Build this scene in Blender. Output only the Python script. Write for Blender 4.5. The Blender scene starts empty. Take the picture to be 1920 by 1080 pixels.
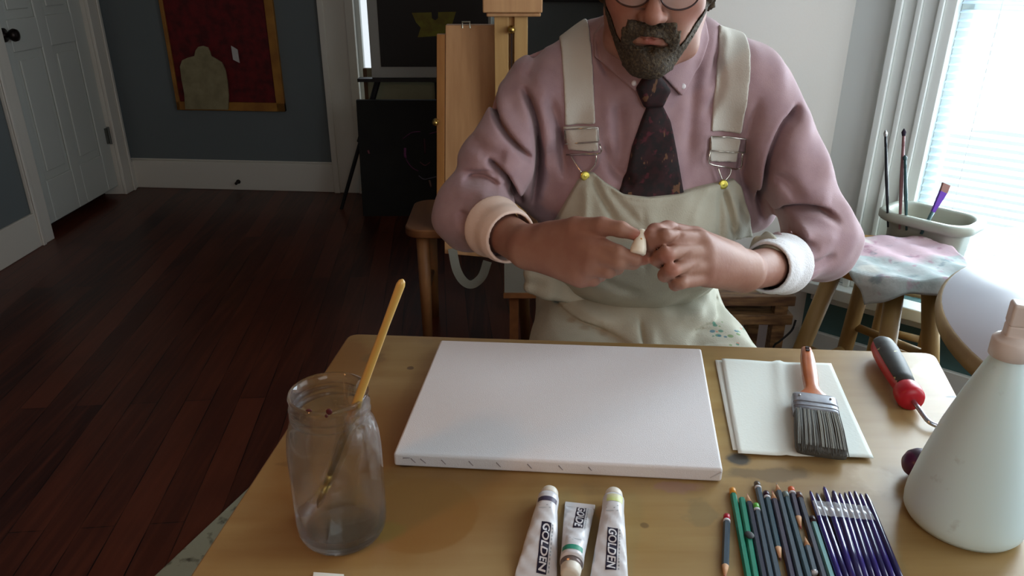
import bpy, bmesh, math, random
import numpy as np
from mathutils import Vector, Matrix, Euler
random.seed(7)
SC = bpy.context.scene
# ------------------------------------------------------------------ camera
F = 1420.0; PITCH = math.radians(23.4); CH = 1.307
cp, sp = math.cos(PITCH), math.sin(PITCH)
cam = bpy.data.objects.new('camera', bpy.data.cameras.new('camera'))
SC.collection.objects.link(cam)
cam.location = (0, 0, CH); cam.rotation_euler = (math.pi/2 - PITCH, 0, 0)
cam.data.sensor_width = 36; cam.data.lens = F/1920*36
cam.data.clip_start = 0.02; cam.data.clip_end = 60
SC.camera = cam
# ------------------------------------------------------------------ world, exposure
w = bpy.data.worlds.new('sky'); SC.world = w; w.use_nodes = True
bg = w.node_tree.nodes['Background']; bg.inputs[0].default_value = (0.86, 0.94, 1.0, 1); bg.inputs[1].default_value = 1.1
SC.view_settings.view_transform = 'Standard'; SC.view_settings.look = 'None'
SC.view_settings.exposure = 0.0; SC.view_settings.gamma = 1.0
SC.view_settings.use_curve_mapping = False
SC.cycles.use_denoising = True
SC.cycles.max_bounces = 8; SC.cycles.transparent_max_bounces = 12
SC.cycles.sample_clamp_indirect = 6; SC.cycles.caustics_refractive = False; SC.cycles.caustics_reflective = False
def area(name, loc, tgt, sx, sy, power, col):
    l = bpy.data.lights.new(name, 'AREA'); l.shape = 'RECTANGLE'; l.size = sx; l.size_y = sy; l.energy = power; l.color = col
    o = bpy.data.objects.new(name, l); SC.collection.objects.link(o); o.location = loc
    o.rotation_euler = (Vector(tgt)-Vector(loc)).to_track_quat('-Z', 'Y').to_euler()
    return o
# daylight entering at the blind-covered bay window and at the unseen side and rear windows
area('daylight_bay_window', (1.79, 2.19, 1.25), (1.46, 1.81, 1.15), 1.1, 1.8, 110, (0.80, 0.92, 1.0))
area('daylight_side_window', (1.90, 0.75, 1.45), (0.80, 1.55, 0.90), 1.2, 1.3, 20, (0.88, 0.95, 1.0))
area('daylight_rear_window', (0.9, -1.35, 1.75), (0.75, 1.4, 0.85), 1.2, 1.1, 12, (1.0, 0.96, 0.92))
def point(name, loc, power, col, r):
    l = bpy.data.lights.new(name, 'POINT'); l.energy = power; l.color = col; l.shadow_soft_size = r
    o = bpy.data.objects.new(name, l); SC.collection.objects.link(o); o.location = loc; return o
point('warm_room_lamp', (-0.75, 0.10, 1.50), 9.0, (1.0, 0.44, 0.15), 0.06)

# ------------------------------------------------------------------ pixel helpers (a pixel's ray, cut by a plane of the room)
def ray(x, y):
    v = (y-540)/F
    return np.array([(x-960)/F, cp - v*sp, -(sp + v*cp)])
O = np.array([0, 0, CH])
def PD(x, y, Z): return O + ray(x, y)*Z
def PY(x, y, Y): r = ray(x, y); return O + r*(Y/r[1])
def PZ(x, y, z): r = ray(x, y); return O + r*((z-CH)/r[2])
def PX(x, y, X): r = ray(x, y); return O + r*(X/r[0])
def PL(x, y, p, n): r = ray(x, y); p = np.array(p); n = np.array(n); return O + r*(np.dot(p-O, n)/np.dot(r, n))

# ------------------------------------------------------------------ materials
def srgb(r, g, b):
    return tuple(((c/255/12.92) if c/255 <= .04045 else ((c/255+.055)/1.055)**2.4) for c in (r, g, b)) + (1,)
MATS = {}
def mat(name, col, rough=.6, metal=0, bump=0, bscale=200, spec=.5, col2=None, nscale=6, detail=6, trans=0, ior=1.45, alpha=1, sub=0, coat=0, stretch=None, lo=.35, hi=.65, sheen=0):
    if name in MATS: return MATS[name]
    m = bpy.data.materials.new(name); m.use_nodes = True; MATS[name] = m
    nt = m.node_tree; p = nt.nodes['Principled BSDF']
    p.inputs['Base Color'].default_value = col; p.inputs['Roughness'].default_value = rough
    p.inputs['Metallic'].default_value = metal; p.inputs['Specular IOR Level'].default_value = spec
    p.inputs['Transmission Weight'].default_value = trans; p.inputs['IOR'].default_value = ior
    p.inputs['Alpha'].default_value = alpha; p.inputs['Coat Weight'].default_value = coat
    p.inputs['Sheen Weight'].default_value = sheen
    if sub: p.inputs['Subsurface Weight'].default_value = sub; p.inputs['Subsurface Radius'].default_value = (.01, .004, .002); p.inputs['Subsurface Scale'].default_value = 1
    tc = nt.nodes.new('ShaderNodeTexCoord'); src = tc.outputs['Object']
    if stretch:
        mp = nt.nodes.new('ShaderNodeMapping'); nt.links.new(src, mp.inputs[0]); mp.inputs['Scale'].default_value = stretch; src = mp.outputs[0]
    if col2:
        n = nt.nodes.new('ShaderNodeTexNoise'); n.inputs['Scale'].default_value = nscale; n.inputs['Detail'].default_value = detail
        nt.links.new(src, n.inputs['Vector'])
        r = nt.nodes.new('ShaderNodeValToRGB'); r.color_ramp.elements[0].position = lo; r.color_ramp.elements[1].position = hi
        r.color_ramp.elements[0].color = col; r.color_ramp.elements[1].color = col2
        nt.links.new(n.outputs['Fac'], r.inputs[0]); nt.links.new(r.outputs[0], p.inputs['Base Color'])
    if bump:
        n2 = nt.nodes.new('ShaderNodeTexNoise'); n2.inputs['Scale'].default_value = bscale; n2.inputs['Detail'].default_value = 4
        nt.links.new(src, n2.inputs['Vector'])
        b = nt.nodes.new('ShaderNodeBump'); b.inputs['Strength'].default_value = bump; b.inputs['Distance'].default_value = .002
        nt.links.new(n2.outputs['Fac'], b.inputs['Height']); nt.links.new(b.outputs[0], p.inputs['Normal'])
    return m
class NG:
    """small helper to add spots and mixes to a material's base colour"""
    def __init__(s, m): s.m = m; s.nt = m.node_tree; s.p = s.nt.nodes['Principled BSDF']; s.tc = s.nt.nodes.new('ShaderNodeTexCoord').outputs['Object']
    def n(s, t, **kw):
        x = s.nt.nodes.new(t)
        for k, v in kw.items(): setattr(x, k, v)
        return x
    def l(s, a, b): s.nt.links.new(a, b)
    def cur(s):
        i = s.p.inputs['Base Color']
        return i.links[0].from_socket if i.links else None
    def mix(s, fac, col):
        mx = s.n('ShaderNodeMix', data_type='RGBA'); c = s.cur()
        if c: s.l(c, mx.inputs[6])
        else: mx.inputs[6].default_value = s.p.inputs['Base Color'].default_value
        mx.inputs[7].default_value = col; s.l(fac, mx.inputs[0]); s.l(mx.outputs[2], s.p.inputs['Base Color'])
    def math(s, op, a, b=None, clamp=False):
        x = s.n('ShaderNodeMath', operation=op); x.use_clamp = clamp
        for i, q in enumerate((a, b)):
            if q is None: continue
            if isinstance(q, (int, float)): x.inputs[i].default_value = q
            else: s.l(q, x.inputs[i])
        return x.outputs[0]
    def noise(s, scale, detail=4, stretch=None, rot=None, off=None):
        v = s.tc
        if stretch or rot or off:
            mp = s.n('ShaderNodeMapping'); s.l(v, mp.inputs[0])
            if stretch: mp.inputs['Scale'].default_value = stretch
            if rot: mp.inputs['Rotation'].default_value = rot
            if off: mp.inputs['Location'].default_value = off
            v = mp.outputs[0]
        x = s.n('ShaderNodeTexNoise'); x.inputs['Scale'].default_value = scale; x.inputs['Detail'].default_value = detail; s.l(v, x.inputs['Vector'])
        return x.outputs['Fac']
    def step(s, v, a, b, amt=1.0):
        x = s.n('ShaderNodeMapRange'); x.inputs[1].default_value = a; x.inputs[2].default_value = b; x.inputs[4].default_value = amt; s.l(v, x.inputs[0]); return x.outputs[0]
    def spot(s, c, r, col, amt=1., soft=.5, warp=0, wscale=25, sc=(1, 1, 1)):
        """a stain at c (object coordinates) of radius r"""
        v = s.n('ShaderNodeVectorMath', operation='SUBTRACT'); s.l(s.tc, v.inputs[0]); v.inputs[1].default_value = tuple(c)
        v2 = s.n('ShaderNodeVectorMath', operation='MULTIPLY'); s.l(v.outputs[0], v2.inputs[0]); v2.inputs[1].default_value = sc
        ln = s.n('ShaderNodeVectorMath', operation='LENGTH'); s.l(v2.outputs[0], ln.inputs[0]); d = ln.outputs['Value']
        if warp:
            nz = s.noise(wscale, 5); d = s.math('ADD', d, s.math('MULTIPLY', s.math('SUBTRACT', nz, .5), warp))
        s.mix(s.step(d, r, r*(1-soft), amt), col)

# ------------------------------------------------------------------ mesh shapes: (verts, faces)
def box(c, s, R=None):
    c = np.array(c, float); s = np.array(s, float)/2
    V = np.array([[x, y, z] for x in (-1, 1) for y in (-1, 1) for z in (-1, 1)])*s
    if R is not None: V = V @ np.array(R).T
    return V + c, [(0, 1, 3, 2), (4, 6, 7, 5), (0, 4, 5, 1), (2, 3, 7, 6), (0, 2, 6, 4), (1, 5, 7, 3)]
def bx(x0, x1, y0, y1, z0, z1): return box(((x0+x1)/2, (y0+y1)/2, (z0+z1)/2), (x1-x0, y1-y0, z1-z0))
def slab(quad, d):
    """closed slab from a quad (4 points) pushed by vector d"""
    q = np.array(quad, float); V = np.vstack([q, q+np.array(d)]); n = len(q)
    Fc = [tuple(range(n))[::-1], tuple(range(n, 2*n))] + [(i, (i+1) % n, n+(i+1) % n, n+i) for i in range(n)]
    return V, Fc
def rotz(a): c, s = math.cos(a), math.sin(a); return np.array([[c, -s, 0], [s, c, 0], [0, 0, 1]])
def frame(d, up=(0, 0, 1)):
    d = np.array(d, float); d /= np.linalg.norm(d); u = np.array(up, float)
    if abs(np.dot(d, u)) > .95: u = np.array([0, 1., 0]) if abs(d[1]) < .9 else np.array([1., 0, 0])
    s = np.cross(d, u); s /= np.linalg.norm(s); u = np.cross(s, d); return s, u, d
def sweep(pts, rad, n=12, cap=True, up=(0, 0, 1), flat=1.0, closed=False):
    pts = np.array(pts, float); m = len(pts); rad = np.ones(m)*rad if np.isscalar(rad) else np.array(rad, float)
    V = []; 
    for i in range(m):
        if closed: d = pts[(i+1) % m]-pts[i-1]
        else: d = pts[min(i+1, m-1)]-pts[max(i-1, 0)]
        s, u, _ = frame(d, up)
        for k in range(n):
            a = 2*math.pi*k/n; V.append(pts[i]+rad[i]*(math.cos(a)*s+math.sin(a)*u*flat))
    Fc = []
    for i in range(m if closed else m-1):
        j = (i+1) % m
        for k in range(n): Fc.append((i*n+k, i*n+(k+1) % n, j*n+(k+1) % n, j*n+k))
    if cap and not closed: Fc.append(tuple(range(n))[::-1]); Fc.append(tuple(range((m-1)*n, m*n)))
    return np.array(V), Fc
def cyl(a, b, ra, rb=None, n=20): return sweep([a, b], [ra, ra if rb is None else rb], n)
def lathe(c, prof, n=40, axis=(0, 0, 1), up=(0, 1, 0), close=True):
    s, u, d = frame(axis, up); c = np.array(c, float); V = []
    for r, h in prof:
        for k in range(n):
            a = 2*math.pi*k/n; V.append(c+d*h+r*(math.cos(a)*s+math.sin(a)*u))
    m = len(prof); Fc = []
    for i in range(m-1):
        for k in range(n): Fc.append((i*n+k, i*n+(k+1) % n, (i+1)*n+(k+1) % n, (i+1)*n+k))
    if close:
        Fc.append(tuple(range(n))[::-1]); Fc.append(tuple(range((m-1)*n, m*n)))
    return np.array(V), Fc
def ball(c, r, n=16): 
    r = np.ones(3)*r
    V, Fc = lathe((0, 0, 0), [(math.sin(math.pi*i/n)*1+1e-5, -math.cos(math.pi*i/n)) for i in range(n+1)], n*2)
    return V*r+np.array(c), Fc
def smooth_path(pts, k=6):
    pts = np.array(pts, float); P = np.vstack([2*pts[0]-pts[1], pts, 2*pts[-1]-pts[-2]]); out = []
    for i in range(1, len(P)-2):
        for t in np.arange(k)/k:
            a, b, c, d = P[i-1:i+3]
            out.append(.5*((2*b)+(-a+c)*t+(2*a-5*b+4*c-d)*t*t+(-a+3*b-3*c+d)*t**3))
    out.append(pts[-1]); return np.array(out)
ORI = {}
def mk(name, parts, m, parent=None, smooth=False, bevel=0, origin=None, seg=2, sub=0):
    if isinstance(parts, tuple): parts = [parts]
    V = []; Fc = []; off = 0
    for v, f in parts:
        V.append(np.asarray(v)); Fc += [tuple(int(i)+off for i in q) for q in f]; off += len(v)
    V = np.vstack(V)
    if parent is not None: org = ORI[parent]
    else: org = np.array(origin if origin is not None else [(V[:, 0].min()+V[:, 0].max())/2, (V[:, 1].min()+V[:, 1].max())/2, V[:, 2].min()], float)
    me = bpy.data.meshes.new(name); me.from_pydata([tuple(v) for v in (V-org)], [], Fc); me.update()
    b = bmesh.new(); b.from_mesh(me); bmesh.ops.recalc_face_normals(b, faces=b.faces); b.to_mesh(me); b.free()
    if not isinstance(m, (list, tuple)): m = [m]
    for x in m: me.materials.append(x)
    if smooth: me.polygons.foreach_set('use_smooth', [True]*len(me.polygons))
    o = bpy.data.objects.new(name, me); SC.collection.objects.link(o)
    if parent is not None: o.parent = parent
    else: o.location = tuple(org)
    ORI[o] = org
    if bevel:
        md = o.modifiers.new('bevel', 'BEVEL'); md.width = bevel; md.segments = seg; md.limit_method = 'ANGLE'; md.angle_limit = .6
        md.harden_normals = False
        me.polygons.foreach_set('use_smooth', [True]*len(me.polygons))
        o.modifiers.new('wn', 'WEIGHTED_NORMAL')
    if sub: o.modifiers.new('sub', 'SUBSURF').levels = sub; o.modifiers['sub'].render_levels = sub
    return o
def tag(o, label, cat, group=None):
    o['label'] = label; o['category'] = cat
    if group: o['group'] = group
    return o
def thing(name, loc, label, cat, group=None):
    o = bpy.data.objects.new(name, None); SC.collection.objects.link(o); o.location = tuple(loc); o.empty_display_size = .05
    ORI[o] = np.array(loc, float); tag(o, label, cat, group); return o
def struct(o): o['kind'] = 'structure'; return o
# ================================================================== THE ROOM
XL = -2.36
def back(x): return 4.63 - (x+2.40)*0.0870
m_wall_d = mat('slate_wall_paint', srgb(104, 112, 114), .8, bump=.1)
m_wall_w = mat('white_wall_paint', srgb(226, 224, 218), .8, bump=.1)
m_wall_t = mat('teal_wall_paint', srgb(84, 118, 120), .8, bump=.1)
m_trim = mat('white_trim_paint', srgb(212, 208, 198), .45, bump=.05, bscale=60)
m_trimw = mat('window_trim_paint', srgb(236, 241, 238), .45)
m_ceil = mat('ceiling_paint', srgb(190, 188, 182), .9)
# floor: narrow dark red-brown boards
m_floor = mat('floor_boards', srgb(72, 28, 18), .34, spec=.35)
g = NG(m_floor)
mp = g.n('ShaderNodeMapping'); mp.inputs['Rotation'].default_value = (0, 0, math.radians(90-5.5)); g.l(g.tc, mp.inputs[0])
br = g.n('ShaderNodeTexBrick'); br.inputs['Scale'].default_value = 1; br.inputs['Brick Width'].default_value = 1.6; br.inputs['Row Height'].default_value = .085
br.inputs['Mortar Size'].default_value = .0016; br.inputs['Color1'].default_value = srgb(92, 44, 28); br.inputs['Color2'].default_value = srgb(48, 20, 14); br.inputs['Mortar'].default_value = srgb(12, 5, 4)
br.offset = .37; g.l(mp.outputs[0], br.inputs['Vector']); g.l(br.outputs['Color'], g.p.inputs['Base Color'])
g.mix(g.step(g.noise(3, 6, stretch=(16, .8, 1), rot=(0, 0, math.radians(5.5))), .45, .75, .7), srgb(104, 52, 34))
g.mix(g.step(g.noise(2.2, 4), .5, .8, .5), srgb(26, 9, 7))
bp = g.n('ShaderNodeBump'); bp.inputs['Strength'].default_value = .35; bp.inputs['Distance'].default_value = .001; g.l(br.outputs['Fac'], bp.inputs['Height']); bp.invert = True; g.l(bp.outputs[0], g.p.inputs['Normal'])
struct(mk('floor', bx(-2.6, 2.1, -1.7, 4.9, -.06, 0), m_floor, origin=(0, 0, 0)))
struct(mk('ceiling', bx(-2.6, 2.1, -1.7, 4.9, 2.55, 2.62), m_ceil))
struct(mk('wall_front', [bx(-2.6, 0.3, -1.72, -1.6, 0, 2.55), bx(1.5, 2.1, -1.72, -1.6, 0, 2.55), bx(.3, 1.5, -1.72, -1.6, 0, 1.2), bx(.3, 1.5, -1.72, -1.6, 2.3, 2.55)], m_wall_d))
# left wall with door opening  (y 3.64..4.49)
DY0, DY1 = 3.66, 4.455
struct(mk('wall_left', [bx(XL-.12, XL, -1.7, DY0-.02, 0, 2.55), bx(XL-.12, XL, DY1+.02, 4.9, 0, 2.55), bx(XL-.12, XL, DY0-.02, DY1+.02, 2.06, 2.55)], m_wall_d))
struct(mk('trim_1', [bx(XL, XL+.02, DY0-.11, DY0, 0, 2.15), bx(XL+.02, XL+.03, DY0-.11, DY0-.085, 0, 2.15), bx(XL, XL+.02, DY1, DY1+.11, 0, 2.15), bx(XL+.02, XL+.03, DY1+.085, DY1+.11, 0, 2.15), bx(XL, XL+.02, DY0-.11, DY1+.11, 2.05, 2.16), bx(XL-.12, XL+.001, DY1+.003, DY1+.02, 0, 2.06), bx(XL-.12, XL+.001, DY0-.02, DY0-.003, 0, 2.06)], m_trim, bevel=.004))
struct(mk('baseboard_left', [bx(XL, XL+.018, -1.7, DY0-.11, 0, .17), bx(XL, XL+.018, DY1+.11, 4.7, 0, .17)], m_trim, bevel=.004))
# the panelled door
dm = mat('door_paint', srgb(196, 200, 194), .45, bump=.05, bscale=40)
XD = XL-.022
prt = [bx(XD-.035, XD-.012, DY0, DY1, .055, 2.04)]
ys = [DY0, DY0+.115, DY0+.355, DY0+.44, DY0+.68, DY1]; zs = [.055, .27, .90, 1.05, 1.62, 1.72, 1.93, 2.04]
for a, b in ((ys[0], ys[1]), (ys[2], ys[3]), (ys[4], ys[5])): prt.append(bx(XD-.012, XD, a, b, zs[0], zs[7]))
for a, b in ((zs[0], zs[1]), (zs[2], zs[3]), (zs[4], zs[5]), (zs[6], zs[7])):
    for c, d in ((ys[1], ys[2]), (ys[3], ys[4])): prt.append(bx(XD-.012, XD, c, d, a, b))
for a, b in ((zs[1], zs[2]), (zs[3], zs[4]), (zs[5], zs[6])):
    for c, d in ((ys[1], ys[2]), (ys[3], ys[4])): prt.append(bx(XD-.014, XD-.003, c+.035, d-.035, a+.04, b-.04))
door = struct(mk('door_1', prt, dm, bevel=.006))
m_dk = mat('dark_bronze', srgb(40, 32, 30), .35, metal=.7)
kb = PX(14, 55, XD)
mk('door_handle', [lathe((XD, DY0+.065, .985), [(.032, 0), (.032, .006), (.012, .01), (.011, .03), (.024, .036), (.03, .05), (.026, .064), (.01, .07)], 24, (1, 0, 0), (0, 0, 1))], m_dk, door, smooth=True)
for z in (.36, 1.75): mk('hinge', [bx(XD, XD+.012, DY1-.03, DY1-.008, z-.045, z+.045), cyl((XD+.012, DY1-.006, z-.05), (XD+.012, DY1-.006, z+.05), .007)], mat('aged_steel', srgb(110, 112, 108), .4, metal=.8), door)
struct(mk('door_gap_backing', bx(XL-.14, XL-.125, DY0-.1, DY1+.1, 0, 2.2), mat('door_gap_shade', srgb(20, 18, 18), .9)))  # added dark sheet behind the door; its colour stands in for the gap's shade
# back wall (slanted a little), with the tall bright window beside the easel
def bw(x0, x1, z0, z1, t=.1, f=0.0):
    return slab([(x0, back(x0)-f, z0), (x1, back(x1)-f, z0), (x1, back(x1)-f, z1), (x0, back(x0)-f, z1)], (0.0087*t*10, t, 0))
WX0, WX1, WZ0 = -.885, -.10, .50
struct(mk('wall_back', [bw(-2.6, WX0, 0, 2.55), bw(WX1, .95, 0, 2.55), bw(WX0, WX1, 0, WZ0), bw(WX0, WX1, 2.2, 2.55)], m_wall_d))
struct(mk('trim_3', [bw(-1.085, WX0+.004, 0, 2.3, .025, .025), bw(-1.085, -1.05, 0, 2.3, .012, .037), bw(-.93, WX0+.004, 0, 2.3, .012, .037), bw(WX1, .05, 0, 2.3, .025, .025), bw(WX0, WX1, 2.2, 2.3, .025, .025)], m_trim, bevel=.004))
struct(mk('trim_4', [bw(WX0-.02, WX1+.02, WZ0-.03, WZ0, .06, .05)], m_trim, bevel=.004))
struct(mk('baseboard_back', [bw(-2.36, -1.085, 0, .175, .018, .018), bw(-2.36, -1.085, .175, .185, .01, .01), bw(.05, .74, 0, .175, .018, .018)], m_trim, bevel=.004))
win2 = struct(mk('window_2', [bw(WX0, WX0+.03, WZ0, 2.2, .03, -.02), bw(WX1-.03, WX1, WZ0, 2.2, .03, -.02), bw(WX0, WX1, 1.35, 1.39, .03, -.02), bw(WX0, WX1, WZ0, WZ0+.03, .03, -.02)], m_trimw))
m_glass = mat('window_glass', (.95, .98, 1, 1), .02, alpha=.06, spec=.5)
mk('pane', [bw(WX0+.03, WX1-.03, WZ0+.03, 2.2, .004, -.035)], m_glass, win2)
bo = PL(449, 339, (-2.4, 4.63, 0), (.087, 1, 0))
ol = thing('door_stop', (bo[0], bo[1]-.02, bo[2]-.01), 'small dark metal door stop knob on the white back baseboard', 'door stop')
mk('stop_base', [lathe((bo[0], bo[1]-.02, bo[2]), [(.014, 0), (.012, .006), (.006, .009)], 16, (0, -1, 0))], m_dk, ol, smooth=True)
mk('stop_tip', [lathe((bo[0], bo[1]-.029, bo[2]), [(.005, 0), (.005, .022), (.009, .024), (.009, .035), (.004, .038)], 16, (0, -1, 0))], m_dk, ol, smooth=True)

# white wall right of the person, and its return to the back wall
C0 = np.array([1.0, 2.35]); WD = np.array([.75, -.6614])   # bay window wall: direction
def seg_wall(a, b, z0, z1, t):
    a = np.array(a); b = np.array(b); d = (b-a)/np.linalg.norm(b-a); n = np.array([-d[1], d[0]])
    return slab([(a[0], a[1], z0), (b[0], b[1], z0), (b[0], b[1], z1), (a[0], a[1], z1)], (n[0]*t, n[1]*t, 0))
struct(mk('wall_right_rear', [seg_wall((.42, 2.46), C0, 0, 2.55, .1), seg_wall((.76, 4.6), (.42, 2.46), 0, 2.55, .1)], m_wall_w))
def wt(t, off=0.0):   # point on bay wall; off = towards the room
    n = np.array([-.6614, -.75]); return C0 + WD*t + n*off
def bay(t0, t1, z0, z1, o0, o1):
    a = wt(t0, o1); b = wt(t1, o1); c = wt(t1, o0); d = wt(t0, o0)
    return slab([(a[0], a[1], z0), (b[0], b[1], z0), (c[0], c[1], z0), (d[0], d[1], z0)], (0, 0, z1-z0))
T0, T1 = .27, 1.17
struct(mk('wall_bay', [bay(-.05, T0, .34, 2.55, -.1, 0), bay(T1, 1.28, .34, 2.55, -.1, 0), bay(T0, T1, 2.15, 2.55, -.1, 0)], mat('cool_wall_paint', srgb(232, 238, 236), .7)))
struct(mk('wall_bay_lower', [bay(-.05, 1.28, 0, .34, -.1, 0)], m_wall_t))
struct(mk('trim_5', [bay(.115, .135, .34, 2.2, 0, .03), bay(.135, .17, .34, 2.2, 0, .018), bay(.17, .185, .34, 2.2, 0, .026), bay(.185, .225, .34, 2.2, 0, .018), bay(.225, .24, .34, 2.2, 0, .028), bay(.24, .27, .34, 2.2, 0, .02), bay(1.17, 1.28, .34, 2.2, 0, .02)], m_trimw, bevel=.003))
struct(mk('trim_6', [bay(.0, 1.28, .30, .34, 0, .07), bay(.02, 1.26, .262, .30, 0, .02)], m_trimw, bevel=.004))
struct(mk('baseboard_bay', [bay(-.0, 1.28, 0, .15, 0, .018)], m_trimw, bevel=.004))
win1 = struct(mk('window_1', [bay(T0, T0+.035, .34, 2.15, -.07, -.03), bay(T1-.035, T1, .34, 2.15, -.07, -.03), bay(T0, T1, .34, .385, -.07, -.03), bay(T0, T1, 1.18, 1.22, -.07, -.03), bay(T0, T1, 2.11, 2.15, -.07, -.03)], m_trimw, bevel=.003))
mk('pane', [bay(T0+.035, T1-.035, .385, 2.11, -.055, -.05)], m_glass, win1)
# right wall with side window (out of the frame)
e = wt(1.28)
struct(mk('wall_right', [bx(1.96, 2.06, -1.7, .1, 0, 2.55), bx(1.96, 2.06, 1.4, e[1]+.02, 0, 2.55), bx(1.96, 2.06, .1, 1.4, 0, .75), bx(1.96, 2.06, .1, 1.4, 2.15, 2.55)], m_wall_w))
# mini blind
m_slat = bpy.data.materials.new('blind_slat'); m_slat.use_nodes = True
nt = m_slat.node_tree; nt.nodes.clear(); out = nt.nodes.new('ShaderNodeOutputMaterial'); mixs = nt.nodes.new('ShaderNodeMixShader'); df = nt.nodes.new('ShaderNodeBsdfDiffuse'); tl = nt.nodes.new('ShaderNodeBsdfTranslucent')
df.inputs[0].default_value = srgb(240, 244, 246); tl.inputs[0].default_value = srgb(236, 246, 252); mixs.inputs[0].default_value = .7
nt.links.new(df.outputs[0], mixs.inputs[1]); nt.links.new(tl.outputs[0], mixs.inputs[2]); nt.links.new(mixs.outputs[0], out.inputs[0])
a = wt(T0+.02, -.012)
bl = thing('window_blind', (a[0], a[1], .40), 'white horizontal mini blind hanging over the bright window', 'blind')
S = []
n2 = np.array([-.6614, -.75, 0])
for k in range(74):
    z = .425+k*.0229; tilt = math.radians(16)
    a = np.append(wt(T0+.005, -.014), z); b = np.append(wt(T1-.005, -.014), z)
    u = n2*math.cos(tilt)*.0125 + np.array([0, 0, -math.sin(tilt)*.0125])
    S.append(slab([a-u, b-u, b+u, a+u], (0, 0, .0006)))
mk('slats', S, m_slat, bl)
mk('bottom_rail', bay(T0+.005, T1-.005, .395, .41, -.026, -.002), m_trimw, bl)
mk('head_rail', bay(T0+.002, T1-.002, 2.11, 2.14, -.028, -.0), m_trimw, bl)
for t in (T0+.1, (T0+T1)/2, T1-.1):
    p = wt(t, .0); mk('cord', [cyl((p[0], p[1], .40), (p[0], p[1], 2.12), .0009, n=6)], m_trimw, bl)
# daylight outside is the sky; pale ground added so the lower panes stay bright
struct(mk('outside_ground', bx(-6, 8, 5.6, 9, -.6, -.55), mat('pale_ground_outside', srgb(225, 228, 228), .9)))

# ================================================================== BACKGROUND THINGS
nb = np.array([.087, 1, 0]); nb = nb/np.linalg.norm(nb)
def PB(x, y, d=0): return PL(x, y, np.array([-2.4, 4.63, 0])-nb*d, nb)
# red picture with ochre frame
bl_, br_ = PB(332, 205, .03), PB(535, 211, .03)
bz = (bl_[2]+br_[2])/2; H = .98
xl, xr = bl_[0], br_[0]
def onb(x, z, d): return np.array([x, back(x)-d, z])
def panel(x0, x1, z0, z1, d0, d1):
    return slab([onb(x0, z0, d1), onb(x1, z0, d1), onb(x1, z1, d1), onb(x0, z1, d1)], onb(x0, z0, d0)-onb(x0, z0, d1))
pic = thing('framed_picture', onb((xl+xr)/2, bz, .03), 'large red picture in an ochre wooden frame on the slate wall', 'picture')
fw = .05
mk('frame', [panel(xl, xl+fw*.45, bz, bz+H, 0, .03), panel(xr-fw, xr, bz, bz+H, 0, .03), panel(xl, xr, bz, bz+fw, 0, .03), panel(xl, xr, bz+H-fw, bz+H, 0, .03)], mat('ochre_frame_wood', srgb(168, 118, 48), .5, col2=srgb(140, 92, 36), nscale=9), pic, bevel=.003)
m_red = mat('red_painted_canvas', srgb(104, 16, 20), .7, col2=srgb(70, 8, 12), nscale=22, detail=8)
mk('canvas', [panel(xl+.02, xr-.045, bz+.045, bz+H-.045, .0, .018)], m_red, pic)
# pale bust silhouette
def pxo(x, y, d): p = PB(x, y, d); return p
out2 = [(347, 205), (345, 175), (340, 150), (337, 125), (341, 113), (352, 108), (364, 105), (366, 95), (371, 88), (380, 86), (389, 89), (393, 97), (395, 105), (404, 110), (415, 117), (422, 132), (426, 155), (428, 180), (427, 206)]
q = [pxo(x, y, .045) for x, y in out2]
mk('pale_bust_figure', slab(q, -np.array(nb)*-.014), mat('pale_bust', srgb(150, 140, 108), .7, col2=srgb(128, 118, 88), nscale=14), pic, bevel=.002)
q = [pxo(x, y, .034) for x, y in ((433, 86), (445, 93), (449, 118), (437, 112))]
mk('white_tag', slab(q, nb*.006), mat('tag_paper', srgb(190, 186, 184), .7), pic)

m_black = mat('black_easel_metal', srgb(16, 16, 18), .5)
m_blackp = mat('black_canvas_paint', srgb(14, 14, 15), .55)
# dark canvas on the back wall seen past the shoulder
o = tag(mk('wall_canvas', [panel(.06, .70, 1.10, 1.9, 0.0, .03)], mat('charcoal_canvas', srgb(38, 35, 36), .7, col2=srgb(28, 26, 28), nscale=5)), 'plain charcoal canvas on the back wall above the pink shoulder', 'canvas')
# black tripod easel
ap = PY(802, -150, 4.12); fl = PZ(640, 392, 0); fr = PZ(905, 398, 0); fb = np.array([ap[0]+.02, 4.25, 0])
ez = thing('tripod_easel', (ap[0], 4.2, 0), 'black metal tripod easel standing before the back window', 'easel')
def legs(a, b, r0, r1): 
    m = a+(b-a)*.72; return [cyl(a, m, r0, r0, 10), cyl(m-(b-a)*.02, b, r1, r1*.9, 10), cyl(m-(b-a)*.03, m+(b-a)*.02, r0*1.25, r0*1.25, 10)]
mk('leg', legs(ap+[-.02, 0, 0], fl, .016, .0115), m_black, ez); mk('leg', legs(ap+[.02, 0, 0], fr, .016, .0115), m_black, ez); mk('leg', legs(ap+[0, .02, 0], fb, .018, .012), m_black, ez)
tb = PY(805, 143, 4.03)
mk('canvas_ledge', [bx(-.80, .0, 4.02, 4.09, tb[2]-.028, tb[2]-.012), cyl((-.41, 4.05, tb[2]-.02), (-.41, 4.14, tb[2]-.02), .014)], m_black, ez)
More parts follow.
